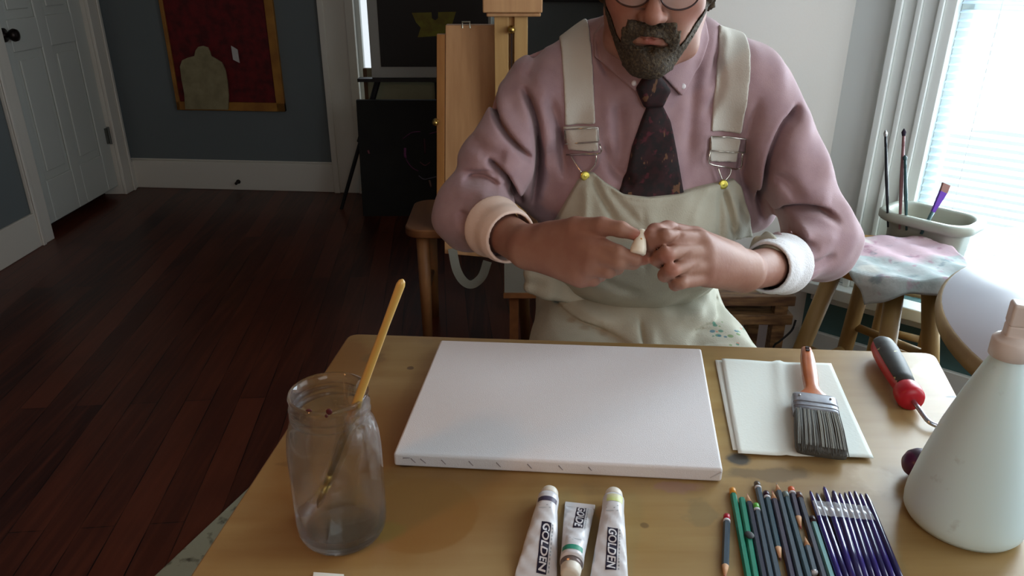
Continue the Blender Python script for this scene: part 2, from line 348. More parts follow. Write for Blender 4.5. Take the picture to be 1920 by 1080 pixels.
# painting on the easel, white edge band, yellow shape
pa = PY(697, 146, 4.04); pb = PY(921, 146, 4.04)
pz = tb[2]-.010
pt = thing('easel_painting', ((pa[0]+pb[0])/2, 4.06, pz), 'black painting with a yellow-green shape and white border on the tripod easel', 'painting')
X0, X1 = pa[0], pb[0]; 
mk('canvas', [bx(X0, X1, 4.045, 4.08, pz, pz+.85)], mat('white_border_canvas', srgb(158, 158, 152), .7), pt, bevel=.003)
mk('painted_field', [bx(X0+.052, X1-.012, 4.041, 4.046, pz+.056, pz+.82)], m_blackp, pt)
def p3(x, y): v = PY(x, y, 4.040); return v
sh = [(772, 24), (855, 22), (848, 45), (842, 66), (783, 70), (789, 52), (780, 42)]
mk('yellow_shape', slab([p3(*q) for q in sh], (0, .003, 0)), mat('yellow_green_paint', srgb(118, 116, 24), .6, col2=srgb(100, 88, 18), nscale=20), pt)
mk('dark_notch', slab([p3(*q)-[0, .002, 0] for q in ((808, 10), (822, 10), (821, 34), (816, 38), (810, 34))], (0, .002, 0)), m_blackp, pt)
# cream canvas behind the tripod
cc0 = PY(694, 300, 4.28); cc1 = PY(930, 128, 4.28)
cv = thing('cream_canvas', ((cc0[0]+cc1[0])/2, 4.3, 0), 'cream canvas with brown edge standing behind the tripod easel legs', 'canvas')
mk('stretched_canvas', [bx(cc0[0]+.02, cc1[0], 4.27, 4.30, .0, cc1[2])], mat('cream_canvas_cloth', srgb(150, 146, 118), .8), cv)
mk('edge_strip', [bx(cc0[0], cc0[0]+.02, 4.265, 4.30, .0, cc1[2])], mat('brown_edge', srgb(96, 70, 48), .7), cv)
# dark floor painting leaning on the easel
b0 = PZ(681, 405, 0); b1 = PZ(842, 408, 0); top = PY(681, 188, b0[1]+.06)
mfp = mat('dark_mandrill_painting', srgb(9, 9, 9), .75, col2=srgb(18, 20, 15), nscale=7)
fp = thing('floor_painting', ((b0[0]+b1[0])/2, b0[1], 0), 'dark painting with a faint purple face leaning on the floor', 'painting')
yt = b0[1]+.06; hz = top[2]
def fpq(u, v, d=0.):   # u 0..1 across, v 0..1 up
    return np.array([b0[0]+(b1[0]-b0[0])*u, b0[1]+.06*v-d, hz*v])
mk('canvas', slab([fpq(0, .0), fpq(1, .0), fpq(1, 1), fpq(0, 1)], (0, .03, 0)), mfp, fp)
def stroke(pts, r, col, nm):
    P = smooth_path([fpq(u, v, .002) for u, v in pts], 5)
    mk('brush_stroke', [sweep(P, r, 6, flat=.3)], mat(nm, col, .6), fp, smooth=True)
pu = srgb(110, 50, 92); gr = srgb(110, 102, 116); tq = srgb(60, 110, 90)
for s, c, r, nm in (([(.5, .68), (.6, .73), (.7, .74)], pu, .007, 'purple_paint'), ([(.8, .72), (.9, .74), (1, .73)], pu, .007, 'purple_paint'),
    ([(.52, .60), (.52, .52), (.58, .44), (.66, .40)], pu, .007, 'purple_paint'), ([(.68, .48), (.74, .45), (.80, .48)], srgb(110, 60, 72), .007, 'rose_paint'),
    ([(.66, .36), (.72, .33), (.80, .34), (.88, .35), (.95, .33)], gr, .006, 'grey_paint'), ([(.72, .11), (.80, .09), (.9, .11)], tq, .011, 'green_paint'),
    ([(.74, .68), (.745, .55)], srgb(60, 26, 40), .006, 'wine_paint'), ([(.10, .58), (.11, .55)], srgb(90, 30, 50), .006, 'rose_paint'), ([(.78, .32), (.80, .26)], srgb(110, 84, 76), .006, 'tan_paint')):
    stroke(s, r, c, nm)
# ---------------- wooden chair with the box easel on it
m_beech = mat('beech_wood', srgb(182, 136, 92), .5, col2=srgb(196, 150, 104), nscale=5, stretch=(9, 9, .7), bump=.04)
m_beech2 = mat('orange_beech_wood', srgb(150, 98, 46), .5, col2=srgb(164, 110, 56), nscale=5, stretch=(9, 9, .7))
m_chairw = mat('chair_wood', srgb(128, 82, 46), .45, col2=srgb(108, 66, 36), nscale=4, stretch=(6, 1, 6))
cz = .47; c1 = PZ(757, 428, cz)
ch = thing('wooden_stool', (-.12, 2.62, 0), 'brown wooden stool with rounded seat corner under the box easel', 'stool')
def rrect(x0, x1, y0, y1, r, n=6):
    P = []
    for cx, cy, a0 in ((x1-r, y1-r, 0), (x0+r, y1-r, 90), (x0+r, y0+r, 180), (x1-r, y0+r, 270)):
        for k in range(n+1):
            a = math.radians(a0+90*k/n); P.append((cx+r*math.cos(a), cy+r*math.sin(a)))
    return P
sx0 = c1[0]; sy0 = c1[1]-.02
mk('seat', slab([(x, y, cz-.032) for x, y in rrect(sx0, sx0+.46, sy0, sy0+.36, .06)], (0, 0, .032)), m_chairw, ch, bevel=.006)
for lx, ly in ((sx0+.06, sy0+.05), (sx0+.40, sy0+.05), (sx0+.06, sy0+.31), (sx0+.40, sy0+.31)):
    mk('leg', cyl((lx, ly, cz-.03), (lx+(.02 if lx > -.1 else -.0), ly, 0), .024, .017), mat('leg_beech', srgb(150, 104, 62), .5, col2=srgb(132, 88, 50), nscale=4), ch, smooth=True)
for dx in (.06, .4): mk('stretcher', cyl((sx0+dx, sy0+.05, .2), (sx0+dx, sy0+.31, .2), .01), m_chairw, ch, smooth=True)
YE = 2.455
be = thing('box_easel', (-.1, YE, cz), 'folded beech wood box easel standing on the brown stool', 'easel')
A = PY(835, 473, YE-.03); B = PY(926, 486, YE-.03); T = PY(835, 47, YE+.03); T2 = PY(926, 47, YE+.03)
bot = cz+.001; 
mk('side_panel', slab([(A[0], YE-.03, bot), (B[0]+.06, YE-.03, bot), (T2[0]+.03, YE+.03, T[2]), (T[0], YE+.03, T[2])], (0, .05, 0)), m_beech, be, bevel=.003)
mk('front_flap', slab([(A[0], YE-.055, cz-.075), (B[0]+.09, YE-.055, cz-.10), (B[0]+.09, YE-.032, cz+.10), (A[0], YE-.032, cz+.10)], (0, .016, 0)), m_beech, be, bevel=.002)
L0 = PY(819, 428, YE-.02); L1 = PY(818, 65, YE+.02); wv = A[0]-L0[0]
mk('leg_strip', slab([(L0[0], YE-.03, bot), (A[0]-.001, YE-.03, bot), (T[0]-.001, YE+.03, L1[2]), (L1[0], YE+.03, L1[2])], (0, .03, 0)), m_beech2, be, bevel=.002)
m_brass = mat('brass', srgb(190, 160, 90), .3, metal=1)
for x, y in ((817, 228), (845, 436)):
    p = PY(x, y, YE-.05 if y > 300 else YE-.01); mk('brass_screw', [lathe(p, [(.011, 0), (.011, .008), (.006, .011), (.005, .02), (.009, .022), (.006, .028)], 14, (0, -1, 0))], m_brass, be, smooth=True)
YM = YE-.045
mA = PY(925, 300, YM); m0 = PY(925, 0, YM)[0]; m1 = PY(990, 0, YM)[0]
mk('mast', [bx(m0+.002, m0+.045, YM, YM+.03, .47, 1.5), bx(m0+.062, m1, YM, YM+.03, .47, 1.5), bx(m0+.04, m0+.066, YM+.012, YM+.03, .47, 1.5)], mat('pale_beech_wood', srgb(190, 152, 96), .5, col2=srgb(176, 136, 82), nscale=5, stretch=(9, 9, .7)), be, bevel=.002)
k0 = PY(905, 24, YM-.03); k1 = PY(1017, 24, YM-.03)
mk('canvas_clamp', [bx(k0[0], k1[0], YM-.035, YM+.03, k0[2], k0[2]+.085), bx(k0[0]+.01, k1[0]-.004, YM-.02, YM+.03, k0[2]-.012, k0[2])], m_beech, be, bevel=.004)
p = PY(959, 55, YM-.005); mk('mast_screw', [lathe(p, [(.012, 0), (.012, .006), (.007, .01), (.006, .022), (.010, .024), (.007, .03)], 14, (0, -1, 0))], m_brass, be, smooth=True)
mk('slot', [bx(p[0]-.003, p[0]+.003, YM-.001, YM+.005, p[2]-.12, p[2]-.012)], mat('slot_dark', srgb(50, 30, 18), .8), be)
p = PY(874, 45, YE+.03); mk('latch', [sweep([p+[-.012, 0, -.012], p+[-.012, 0, .006], p+[.012, 0, .006], p+[.012, 0, -.012]], .003, 8)], mat('steel_latch', srgb(170, 168, 150), .35, metal=.9), be)
sp_ = smooth_path([PY(848, 466, YE-.062), PY(856, 505, YE-.07), PY(870, 528, YE-.075), PY(886, 533, YE-.075), PY(904, 518, YE-.07), PY(914, 490, YE-.062)], 6)
rb = []
for i in range(len(sp_)-1):
    a, b = sp_[i], sp_[i+1]
def ribbon(P, w, t, up=(0, 1, 0)):
    P = np.array(P); V = []; n = len(P)
    for i in range(n):
        d = P[min(i+1, n-1)]-P[max(i-1, 0)]; s, u, _ = frame(d, up)
        for a, b in ((-1, -1), (1, -1), (1, 1), (-1, 1)): V.append(P[i]+s*a*w/2+u*b*t/2)
    Fc = [(0, 3, 2, 1), tuple(range(4*n-4, 4*n))]
    for i in range(n-1):
        for k in range(4): Fc.append((i*4+k, i*4+(k+1) % 4, (i+1)*4+(k+1) % 4, (i+1)*4+k))
    return np.array(V), Fc
mk('carry_strap', [ribbon(sp_, .030, .0025)], mat('grey_webbing', srgb(138, 138, 126), .8, bump=.3), be, smooth=False)
# grey canvas board leaning behind the person
g0 = PZ(950, 640, 0)
q0 = PY(944, 555, 2.28); q1 = PY(1010, 555, 2.28); q2 = PY(944, 470, 2.28)
gc = thing('crate', ((q0[0]+q1[0])/2, 2.33, 0), 'grey fronted wooden crate on the floor behind the person', 'crate')
mk('grey_front', [bx(q0[0]+.003, q1[0]+.1, 2.28, 2.30, q0[2]+.012, q2[2]+.03)], mat('grey_board', srgb(120, 116, 104), .8), gc)
mk('wooden_body', [bx(q0[0], q1[0]+.1, 2.275, 2.41, q0[2]-.006, q0[2]+.012), bx(q0[0]+.02, q0[0]+.05, 2.3, 2.41, 0, q0[2]-.006), bx(q1[0]+.05, q1[0]+.08, 2.3, 2.41, 0, q0[2]-.006), bx(q0[0]+.003, q1[0]+.1, 2.30, 2.41, q0[2]+.012, q0[2]+.03)], m_chairw, gc)

# low wooden side table right of the person
tz = .47; a = PZ(1385, 556, tz); b = PZ(1494, 556, tz)
lt = thing('side_table', (b[0]-.16, a[1]+.14, 0), 'low paint-spotted wooden side table with shelf behind the pink elbow', 'table')
m_lt = mat('worn_pine', srgb(150, 116, 76), .6, col2=srgb(92, 62, 42), nscale=12, stretch=(1.5, 6, 6))
xr_ = b[0]; xl_ = xr_-.34; y0 = a[1]; y1 = y0+.24
mk('top_board', bx(xl_, xr_, y0, y1, tz-.03, tz), mat('dark_stained_pine', srgb(84, 56, 42), .6, col2=srgb(132, 100, 66), nscale=9, stretch=(1.5, 8, 8)), lt, bevel=.003)
zs_ = PY(1440, 590, y0)[2]
mk('shelf', bx(xl_, xr_-.002, y0-.005, y1, zs_-.03, zs_), m_lt, lt, bevel=.003)
for lx in (xl_+.02, xr_-.035):
    for ly in (y0+.02, y1-.02): mk('leg', bx(lx-.018, lx+.018, ly-.018, ly+.018, 0, tz-.03), m_lt, lt, bevel=.002)
P = smooth_path([PY(1492, 600, y0-.03), PY(1484, 620, y0-.035), PY(1462, 640, y0-.035), PY(1450, 652, y0-.03), PY(1440, 700, y0-.03)], 6)
tag(mk('power_cord', [sweep(P, .003, 8)], m_black, smooth=True), 'thin black cord hanging in front of the low side table', 'cord')
q = PY(1432, 640, y0+.27)
tag(mk('paper_sheet', [bx(q[0]-.06, q[0]+.06, y1+.08, y1+.084, 0, .38)], mat('pinkish_board', srgb(176, 162, 158), .8)), 'pinkish grey board standing behind the low side table leg', 'board')

# ---------------- stools
m_st = mat('stool_wood', srgb(176, 144, 92), .45, col2=srgb(150, 116, 66), nscale=3, stretch=(5, 5, .8))
m_st2 = mat('stool_seat_wood', srgb(170, 122, 58), .45, col2=srgb(150, 104, 46), nscale=3)
def stool(c, zt, r, ang, label, spread, nleg=4, seatm=None, lr=.019, group=None):
    t = thing('wooden_stool', (c[0], c[1], 0), label, 'stool', group)
    mk('seat', lathe((c[0], c[1], zt-.032), [(r-.012, 0), (r-.002, .006), (r, .016), (r-.003, .027), (r-.012, .032), (.02, .032)], 48), seatm or m_st2, t, smooth=True)
    L = []
    for k in range(nleg):
        a = math.radians(ang)+2*math.pi*k/nleg; d = np.array([math.cos(a), math.sin(a), 0])
        p0 = np.array([c[0], c[1], zt-.03])+d*(r*.68); p1 = np.array([c[0], c[1], 0])+d*(r*.68+spread)
        L.append((p0, p1)); mk('leg', cyl(p0, p1, lr, lr*.95, 16), m_st, t, smooth=True)
    for k in range(nleg):
        f = (.42, .56)[k % 2]
        a = L[k][0]+(L[k][1]-L[k][0])*f; b = L[(k+1) % nleg][0]+(L[(k+1) % nleg][1]-L[(k+1) % nleg][0])*f
        mk('rung', cyl(a, b, .0115, .0115, 12), m_st, t, smooth=True)
    return t
cs = (.950, 1.80)
stool(cs, .62, .165, -10, 'bar stool draped with the paint-stained cloth, beside the window', .12, lr=.022)
# paint cloth over the stool
def cloth():
    n = 54; V = []; cx, cy, r = cs[0]+.030, cs[1]-.01, .172
    for i in range(n+1):
        for j in range(n+1):
            x = cx-.175+.40*i/n; y = cy-.20+.335*j/n
            dx, dy = x-cs[0], y-cs[1]; d = math.hypot(dx, dy); z = .624+.0035*math.sin(x*60+y*22)+.002*math.sin(y*90)
            if d > r:
                ex = d-r; k = .035+(ex-.035)*.15 if ex > .035 else ex
                z -= max(0, ex-.012)*1.05; a = math.atan2(dy, dx); rr = r+.006+k*.36+.010*math.sin(a*9)*min(1, ex/.05); x = cs[0]+math.cos(a)*rr; y = cs[1]+math.sin(a)*rr
            V.append((x, y, z))
    Fc = [(i*(n+1)+j, (i+1)*(n+1)+j, (i+1)*(n+1)+j+1, i*(n+1)+j+1) for i in range(n) for j in range(n)]
    m = mat('paint_stained_cloth', srgb(150, 160, 158), .85, bump=.5, bscale=90, col2=srgb(178, 182, 180), nscale=14, lo=.4, hi=.6)
    g = NG(m)
    g.spot((.02, .16, .10), .20, srgb(206, 172, 180), .9, .12, .10, 9)
    g.spot((-.17, .02, .10), .075, srgb(228, 226, 206), .9, .3, .05, 12)
    g.mix(g.step(g.noise(24, 5, off=(7, 1, 2)), .58, .66, .6), srgb(164, 112, 130))
    g.mix(g.step(g.noise(19, 5, off=(2, 9, 2)), .60, .68, .6), srgb(96, 118, 124))
    g.mix(g.step(g.noise(8, 3, off=(2, 5, 8)), .62, .68, .7), srgb(222, 220, 210))
    o = mk('paint_cloth', [(np.array(V), Fc)], m, smooth=True)
    md = o.modifiers.new('thick', 'SOLIDIFY'); md.thickness = .003; md.offset = 1
    tag(o, 'pink and grey paint-stained cloth draped over the bar stool', 'cloth')
cloth()
c2 = (1.145, 1.975)
stool(c2, .50, .125, 10, 'lower stool under the brush tub, between window and round table', .01, seatm=mat('cream_seat', srgb(214, 212, 192), .5))
# brush tub: rounded-rectangle plastic bin with rim and feet
tbm = mat('grey_green_plastic', srgb(158, 160, 146), .45)
tc_ = np.array([1.145, 1.975, .503]); Rt = rotz(math.radians(-50))
def rr(x, y, z, r, n=8): return [tc_+Rt @ np.array([px_, py_, z]) for px_, py_ in rrect(-x, x, -y, y, r, n)]
def loft(rings, cap0=True, cap1=True):
    n = len(rings[0]); V = np.vstack(rings); Fc = []
    for i in range(len(rings)-1):
        for k in range(n): Fc.append((i*n+k, i*n+(k+1) % n, (i+1)*n+(k+1) % n, (i+1)*n+k))
    if cap0: Fc.append(tuple(range(n))[::-1])
    if cap1: Fc.append(tuple(range((len(rings)-1)*n, len(rings)*n)))
    return V, Fc
tub = thing('brush_tub', tc_, 'grey-green plastic brush washing tub with rim, in front of the blind', 'tub')
hx, hy = .108, .070
mk('tub_body', loft([rr(hx*.82, hy*.78, 0, .03), rr(hx*.93, hy*.9, .13, .045), rr(hx*.97, hy*.95, .142, .05), rr(hx+.012, hy+.012, .145, .055), rr(hx+.016, hy+.016, .150, .055), rr(hx+.016, hy+.016, .166, .055), rr(hx+.010, hy+.010, .171, .05), rr(hx-.002, hy-.002, .171, .05), rr(hx-.006, hy-.006, .166, .05), rr(hx*.9, hy*.86, .150, .045), rr(hx*.8, hy*.74, .01, .03)]), tbm, tub, smooth=True)
mk('inner_tray', loft([rr(hx*.88, hy*.84, .118, .04), rr(hx*.88, hy*.84, .124, .04)]), mat('dirty_tray', srgb(170, 166, 142), .6, col2=srgb(128, 122, 96), nscale=30), tub)
for sx in (-1, 1): mk('foot', loft([[tc_+Rt @ np.array([sx*hx*.62+a*.018, -hy*.86+b*.006, z]) for a, b in ((-1, -1), (1, -1), (1, 1), (-1, 1))] for z in (0, .10)]), mat('tub_dark_slot', srgb(72, 74, 78), .5), tub)
# brushes standing in the tub
def tubbrush(x0, y0, x1, y1, Y0, Y1, r, kind, label, cols):
    a = PY(x0, y0, Y0); b = PY(x1, y1, Y1)      # a lower end seen at the rim, b the top end
    d = (b-a)/np.linalg.norm(b-a); a2 = a-d*max(.01, (a[2]-.632)/d[2])
    t = thing('paint_brush', a2, label, 'brush', 'brushes standing in the tub'); L = np.linalg.norm(b-a2)
    if kind == 'thin':
        mk('handle', sweep([a2, a2+d*L*.5, a2+d*L*.83], [r*.6, r*1.15, r*.8], 10), cols[0], t, smooth=True)
        mk('ferrule', sweep([a2+d*L*.83, a2+d*L*.93], [r*.85, r*.8], 10), cols[1], t, smooth=True)
        mk('bristles', sweep([a2+d*L*.93, a2+d*L*.965, b], [r*.9, r*1.3, r*.2], 10), cols[2], t, smooth=True)
    else:
        s, u, _ = frame(d, (0, 1, 0))
        mk('handle', sweep([a2, a2+d*L*.45], [r*.5, r*.7], 10), cols[0], t, smooth=True)
        mk('ferrule', loft([[p+s*w*ca+u*.004*sa for ca, sa in ((1, 1), (-1, 1), (-1, -1), (1, -1))] for p, w in ((a2+d*L*.45, .004), (a2+d*L*.85, .010))]), cols[1], t)
        mk('bristles', loft([[p+s*(w*ca+o_)+u*.004*sa for ca, sa in ((1, 1), (-1, 1), (-1, -1), (1, -1))] for p, w, o_ in ((a2+d*L*.85, .010, 0), (b, .011, .003))]), cols[2], t)
mb = mat('black_handle', srgb(28, 30, 36), .3); ms = mat('silver_ferrule', srgb(180, 178, 176), .3, metal=.9); mdk = mat('dark_bristles', srgb(36, 22, 40), .9)
mpk = mat('pink_brown_handle', srgb(132, 92, 92), .4); mtl = mat('dark_teal_handle', srgb(52, 82, 84), .3); mpp = mat('purple_paint_ferrule', srgb(92, 30, 160), .4); mtan = mat('tan_bristles', srgb(150, 110, 100), .8)
tubbrush(1664, 392, 1660, 243, 1.99, 2.02, .0042, 'thin', 'thin black-handled brush, leftmost in the tub', (mb, mb, ms))
tubbrush(1688, 398, 1695, 241, 1.97, 2.00, .0048, 'thin', 'tallest brush in the tub, pinkish handle and dark tip', (mpk, mpk, mdk))
tubbrush(1699, 404, 1697, 290, 1.96, 1.98, .0045, 'thin', 'dark teal brush just behind the tallest tub brush', (mtl, mtl, mtl))
tubbrush(1738, 418, 1776, 346, 1.93, 1.95, .008, 'flat', 'flat purple-stained brush leaning right in the tub', (mtl, mpp, mtan))
# clear cup with teal stick, near the baseboard
cc = wt(.28, .16); cupz = 0
p = PY(1588, 655, 2.1)
cup = thing('plastic_cup', (cc[0], cc[1], 0), 'clear plastic cup on the floor behind the bar stool', 'cup')
mk('cup_wall', lathe((cc[0], cc[1], 0), [(.032, 0), (.042, .11), (.043, .115), (.040, .112), (.030, .004)], 28), mat('cloudy_plastic', srgb(190, 200, 205), .25, trans=.75, ior=1.3), cup, smooth=True)
tag(mk('teal_stick', sweep([(cc[0]+.01, cc[1], .012), (cc[0]+.03, cc[1]-.005, .21)], [.007, .004], 10), mat('teal_plastic', srgb(70, 150, 150), .35), smooth=True), 'teal tapered stick standing in the clear plastic cup', 'stick')

# round table
rc = np.array([1.203, 1.01]); rz = .75
rt = thing('round_table', (rc[0], rc[1], 0), 'round white-topped table with a wooden rim at the right', 'table')
mk('tabletop', lathe((rc[0], rc[1], rz-.004), [(.485, 0), (.489, .002), (.489, .004), (.02, .004)], 96), mat('white_laminate', srgb(206, 208, 216), .35), rt, smooth=True)
mk('rim', lathe((rc[0], rc[1], rz-.034), [(.47, 0), (.494, .003), (.497, .015), (.496, .028), (.490, .0335), (.486, .0335)], 96), mat('rim_oak', srgb(146, 122, 80), .5, col2=srgb(120, 96, 58), nscale=10), rt, smooth=True)
mk('pedestal', [lathe((rc[0], rc[1], 0), [(.26, 0), (.26, .02), (.05, .05), (.04, .09), (.04, .66), (.2, .715)], 40)], mat('dark_pedestal', srgb(30, 28, 32), .5), rt, smooth=True)
mk('bracket', [box((rc[0]-.24, rc[1]-.06, .69), (.42, .05, .05), rotz(math.radians(10)))], MATS['dark_pedestal'], rt)
# ================================================================== WORK TABLE AND WHAT LIES ON IT
TZ = .75
f0, f1 = PZ(655, 625, TZ), PZ(1752, 661, TZ); l1 = PZ(352, 1085, TZ); r1 = PZ(1797, 746, TZ)
dl = (l1-f0)/np.linalg.norm((l1-f0)[:2]); dr = (r1-f1)/np.linalg.norm((r1-f1)[:2])
n0 = f0+dl*.80; n1 = f1+dr*.84
m_tab = mat('plywood_table', srgb(156, 131, 84), .34, spec=.45)
g = NG(m_tab)
g.mix(g.step(g.noise(4, 6, stretch=(1.2, 11, 1), rot=(0, 0, .03)), .35, .7, .8), srgb(140, 110, 62))
g.mix(g.step(g.noise(3, 3), .4, .7, .5), srgb(168, 144, 112))
g.mix(g.step(g.noise(9, 6, off=(4, 4, 0)), .60, .72, .45), srgb(110, 96, 72))
tl_ = lambda x, y: tuple(np.array(PZ(x, y, TZ))-np.array([0, 0, TZ]))
for x, y, r, c, a, wp, sc in ((735, 870, .20, srgb(124, 82, 36), .7, .03, (1, 1, 1)), (610, 680, .10, srgb(128, 86, 40), .7, .05, (1, 1, 1)), (1385, 860, .016, srgb(60, 64, 66), .9, .02, (1, 1, 1)), (1440, 890, .03, srgb(96, 84, 66), .6, .06, (.5, 2, 1)),
     (1370, 745, .02, srgb(84, 88, 82), .8, .03, (2, .5, 1)), (1285, 912, .02, srgb(150, 112, 124), .35, .06, (.6, 1.6, 1)), (1208, 985, .005, srgb(100, 80, 54), .7, .005, (1, 1, 1)),
     (1310, 958, .02, srgb(112, 104, 74), .4, .06, (1, 1, 1)), (700, 670, .02, srgb(112, 90, 56), .6, .03, (1, 1, 1)), (735, 995, .02, srgb(116, 112, 52), .7, .03, (1, 1, 1)),
     (770, 690, .005, srgb(90, 66, 46), .8, .01, (1, 1, 1)), (760, 872, .010, srgb(80, 60, 40), .8, .02, (.7, 1.5, 1)), (1640, 900, .03, srgb(196, 174, 140), .5, .04, (1, 1, 1)), (560, 870, .012, srgb(104, 74, 40), .5, .02, (.3, 2, 1)),
     (1750, 700, .03, srgb(196, 176, 150), .6, .05, (1, 1, 1)), (1790, 744, .006, srgb(60, 56, 50), .9, .004, (.4, 2, 1))):
    g.spot(tl_(x, y), r, c, a, .35, wp, 30, sc)
w0 = PZ(790, 962, TZ)
g.spot(tuple(w0-[0, 0, TZ]), .064, srgb(130, 92, 44), .6, .06)
tbl = thing('work_table', ((f0[0]+f1[0])/2, .62, 0), 'paint-stained plywood work table in the foreground', 'table')
quad = [n0, n1, f1, f0]
def roundquad(q, r, n=5):
    out = []
    for i in range(4):
        p = np.array(q[i][:2]); a = np.array(q[i-1][:2])-p; b = np.array(q[(i+1) % 4][:2])-p
        a /= np.linalg.norm(a); b /= np.linalg.norm(b)
        for k in range(n+1):
            t = k/n; out.append(p+a*r*(1-t)**2+b*r*t**2)
    return out
ORI[tbl] = np.array([0., 0, 0]); tbl.location = (0, 0, 0)
top_o = mk('tabletop', slab([(x, y, TZ-.022) for x, y in roundquad(quad, .02)], (0, 0, .022)), m_tab, tbl, bevel=.003)
m_leg = mat('table_leg_wood', srgb(140, 100, 60), .5)
top_o.location = (0, 0, TZ); top_o.data.transform(Matrix.Translation((0, 0, -TZ)))
mk('apron', bx(-.20, .58, 1.02, 1.04, .69, TZ-.022), m_leg, tbl)
for lx, ly in ((-.19, 1.0), (.57, .98), (-.24, .40), (.42, .35)): mk('leg', bx(lx-.022, lx+.022, ly-.022, ly+.022, 0, TZ-.022), m_leg, tbl, bevel=.002)
# drop cloth on the floor
d0 = PZ(452, 928, .006); d1 = PZ(288, 1082, .006); dd = (d1-d0)
q = [d0-dd*.6, d1+dd*1.0, d1+dd*1.0+[.62, .1, 0], d0-dd*.6+[.62, .1, 0]]
m_dc = mat('drop_cloth', srgb(150, 148, 126), .9, bump=.4, bscale=60); g = NG(m_dc)
g.mix(g.step(g.noise(14, 6), .56, .62, .85), srgb(62, 58, 44)); g.mix(g.step(g.noise(9, 4, off=(3, 3, 3)), .58, .66, .7), srgb(120, 124, 104))
tag(mk('drop_cloth', slab([(a[0], a[1], .001) for a in q], (0, 0, .005)), m_dc), 'mottled grey paint drop cloth on the dark floor under the table', 'cloth')

# ---- blank canvas 
ct = TZ+.019
cq = [PZ(737, 850, ct), PZ(1356, 880, ct), PZ(1315, 653, ct), PZ(826, 637, ct)]
m_cv = mat('primed_canvas', srgb(222, 220, 222), .75, bump=.35, bscale=900)
cvs = thing('blank_canvas', ((cq[0][0]+cq[2][0])/2, (cq[0][1]+cq[2][1])/2, TZ), 'blank white stretched canvas lying flat on the work table', 'canvas')
bq = [np.array([p[0], p[1], TZ+.0005]) for p in cq]
mk('stretched_cloth', slab(bq, (0, 0, .0185)), m_cv, cvs, bevel=.0035, seg=3)
fa, fb_ = bq[0], bq[1]; fd = fb_-fa; nrm = np.array([fd[1], -fd[0], 0]); nrm /= np.linalg.norm(nrm)
mrk = mat('grey_pencil_mark', srgb(128, 118, 118), .8); Mk = []
for u, w_, s in ((.03, .022, -.1), (.055, .014, 1), (.085, .016, 1), (.15, .013, 1), (.235, .013, 1), (.32, .013, 1), (.415, .013, 1), (.51, .013, 1), (.60, .010, .8)):
    a = fa+fd*u+nrm*.0008+[0, 0, .013]; b = a+fd*(w_/.62*.62)+[0, 0, -.006*s]
    mk('pencil_mark', cyl(a, b, .0006, .0004, 5), mrk, cvs)
# canvas corner fold
mk('corner_fold', [cyl(fb_-fd*.004+nrm*.0002+[0, 0, .015], fb_-fd*.035+nrm*.0004+[0, 0, .006], .0009, .0006, 6)], mat('fold_shade', srgb(196, 194, 196), .8), cvs)

# ---- paper towels / folded sheets
m_pp = mat('white_paper', srgb(226, 232, 226), .8, bump=.15, bscale=300)
def sheet(pxs, z, wav, name, label, seedv=0, cre=None):
    TL, TR, BR, BL = [PZ(x, y, z) for x, y in pxs]; n = 28; V = []
    for i in range(n+1):
        for j in range(n+1):
            u, v = i/n, j/n
            p = (TL*(1-u)+TR*u)*(1-v)+(BL*(1-u)+BR*u)*v
            h = wav*(.5+.5*math.sin(u*7.0+seedv+v*1.2))*(.25+abs(v-.5)*1.5)
            if cre: cu = cre[0]*(1-v)+cre[1]*v; h += .0035*math.exp(-((u-cu)/.035)**2)*(1-.55*v)
            V.append((p[0], p[1], z+h))
    Fc = [(i*(n+1)+j, (i+1)*(n+1)+j, (i+1)*(n+1)+j+1, i*(n+1)+j+1) for i in range(n) for j in range(n)]
    o = mk(name, [(np.array(V), Fc)], m_pp, smooth=True, origin=None)
    md = o.modifiers.new('t', 'SOLIDIFY'); md.thickness = .0007; md.offset = 1; return o
tag(sheet([(1341, 676), (1540, 690), (1600, 850), (1374, 845)], TZ+.0008, .0008, 'paper_sheet', ''), 'lower sheet of white paper under the creased one, beside the canvas', 'paper', 'white paper sheets')
tag(sheet([(1353, 674), (1558, 683), (1638, 860), (1384, 851)], TZ+.0034, .0018, 'paper_sheet', '', 1.0, (.52, .36)), 'creased top sheet of white paper carrying the flat paint brush', 'paper', 'white paper sheets')

# ---- flat brush lying on the paper
bz0 = TZ+.0075
a = PZ(1511, 655, bz0+.012); b = PZ(1541, 855, bz0+.004); ax = (b-a); BLn = np.linalg.norm(ax); ax /= BLn; up = np.array([0, 0, 1.]); up = up-ax*np.dot(up, ax); up /= np.linalg.norm(up); sd = np.cross(ax, up)
pb_ = thing('flat_brush', (a+b)/2-[0, 0, .01], 'wide flat paint brush with orange wooden handle and grey bristles lying on the paper', 'brush')
def ring(t, w, h, k=20, e=2.6, off=0):
    out = []
    for i in range(k):
        an = 2*math.pi*i/k; c_, s_ = math.cos(an), math.sin(an)
        out.append(a+ax*(t*BLn)+sd*(w*abs(c_)**(2/e)*np.sign(c_)+off)+up*(h*abs(s_)**(2/e)*np.sign(s_)))
    return out
wf = np.linalg.norm(PZ(1495, 760, bz0)-PZ(1574, 762, bz0))/2
mh = mat('orange_varnished_wood', srgb(186, 104, 50), .32, col2=srgb(160, 84, 38), nscale=14, stretch=(3, 1, 3), coat=.3)
mk('handle', loft([ring(0, .003, .004), ring(.015, .0075, .0075), ring(.08, .0095, .0085), ring(.18, .0105, .008), ring(.32, .0105, .0075), ring(.42, .0095, .0075), ring(.46, .012, .0075), ring(.50, .020, .0075), ring(.53, wf*.9, .0075), ring(.56, wf*.93, .0075)]), mh, pb_, smooth=True)
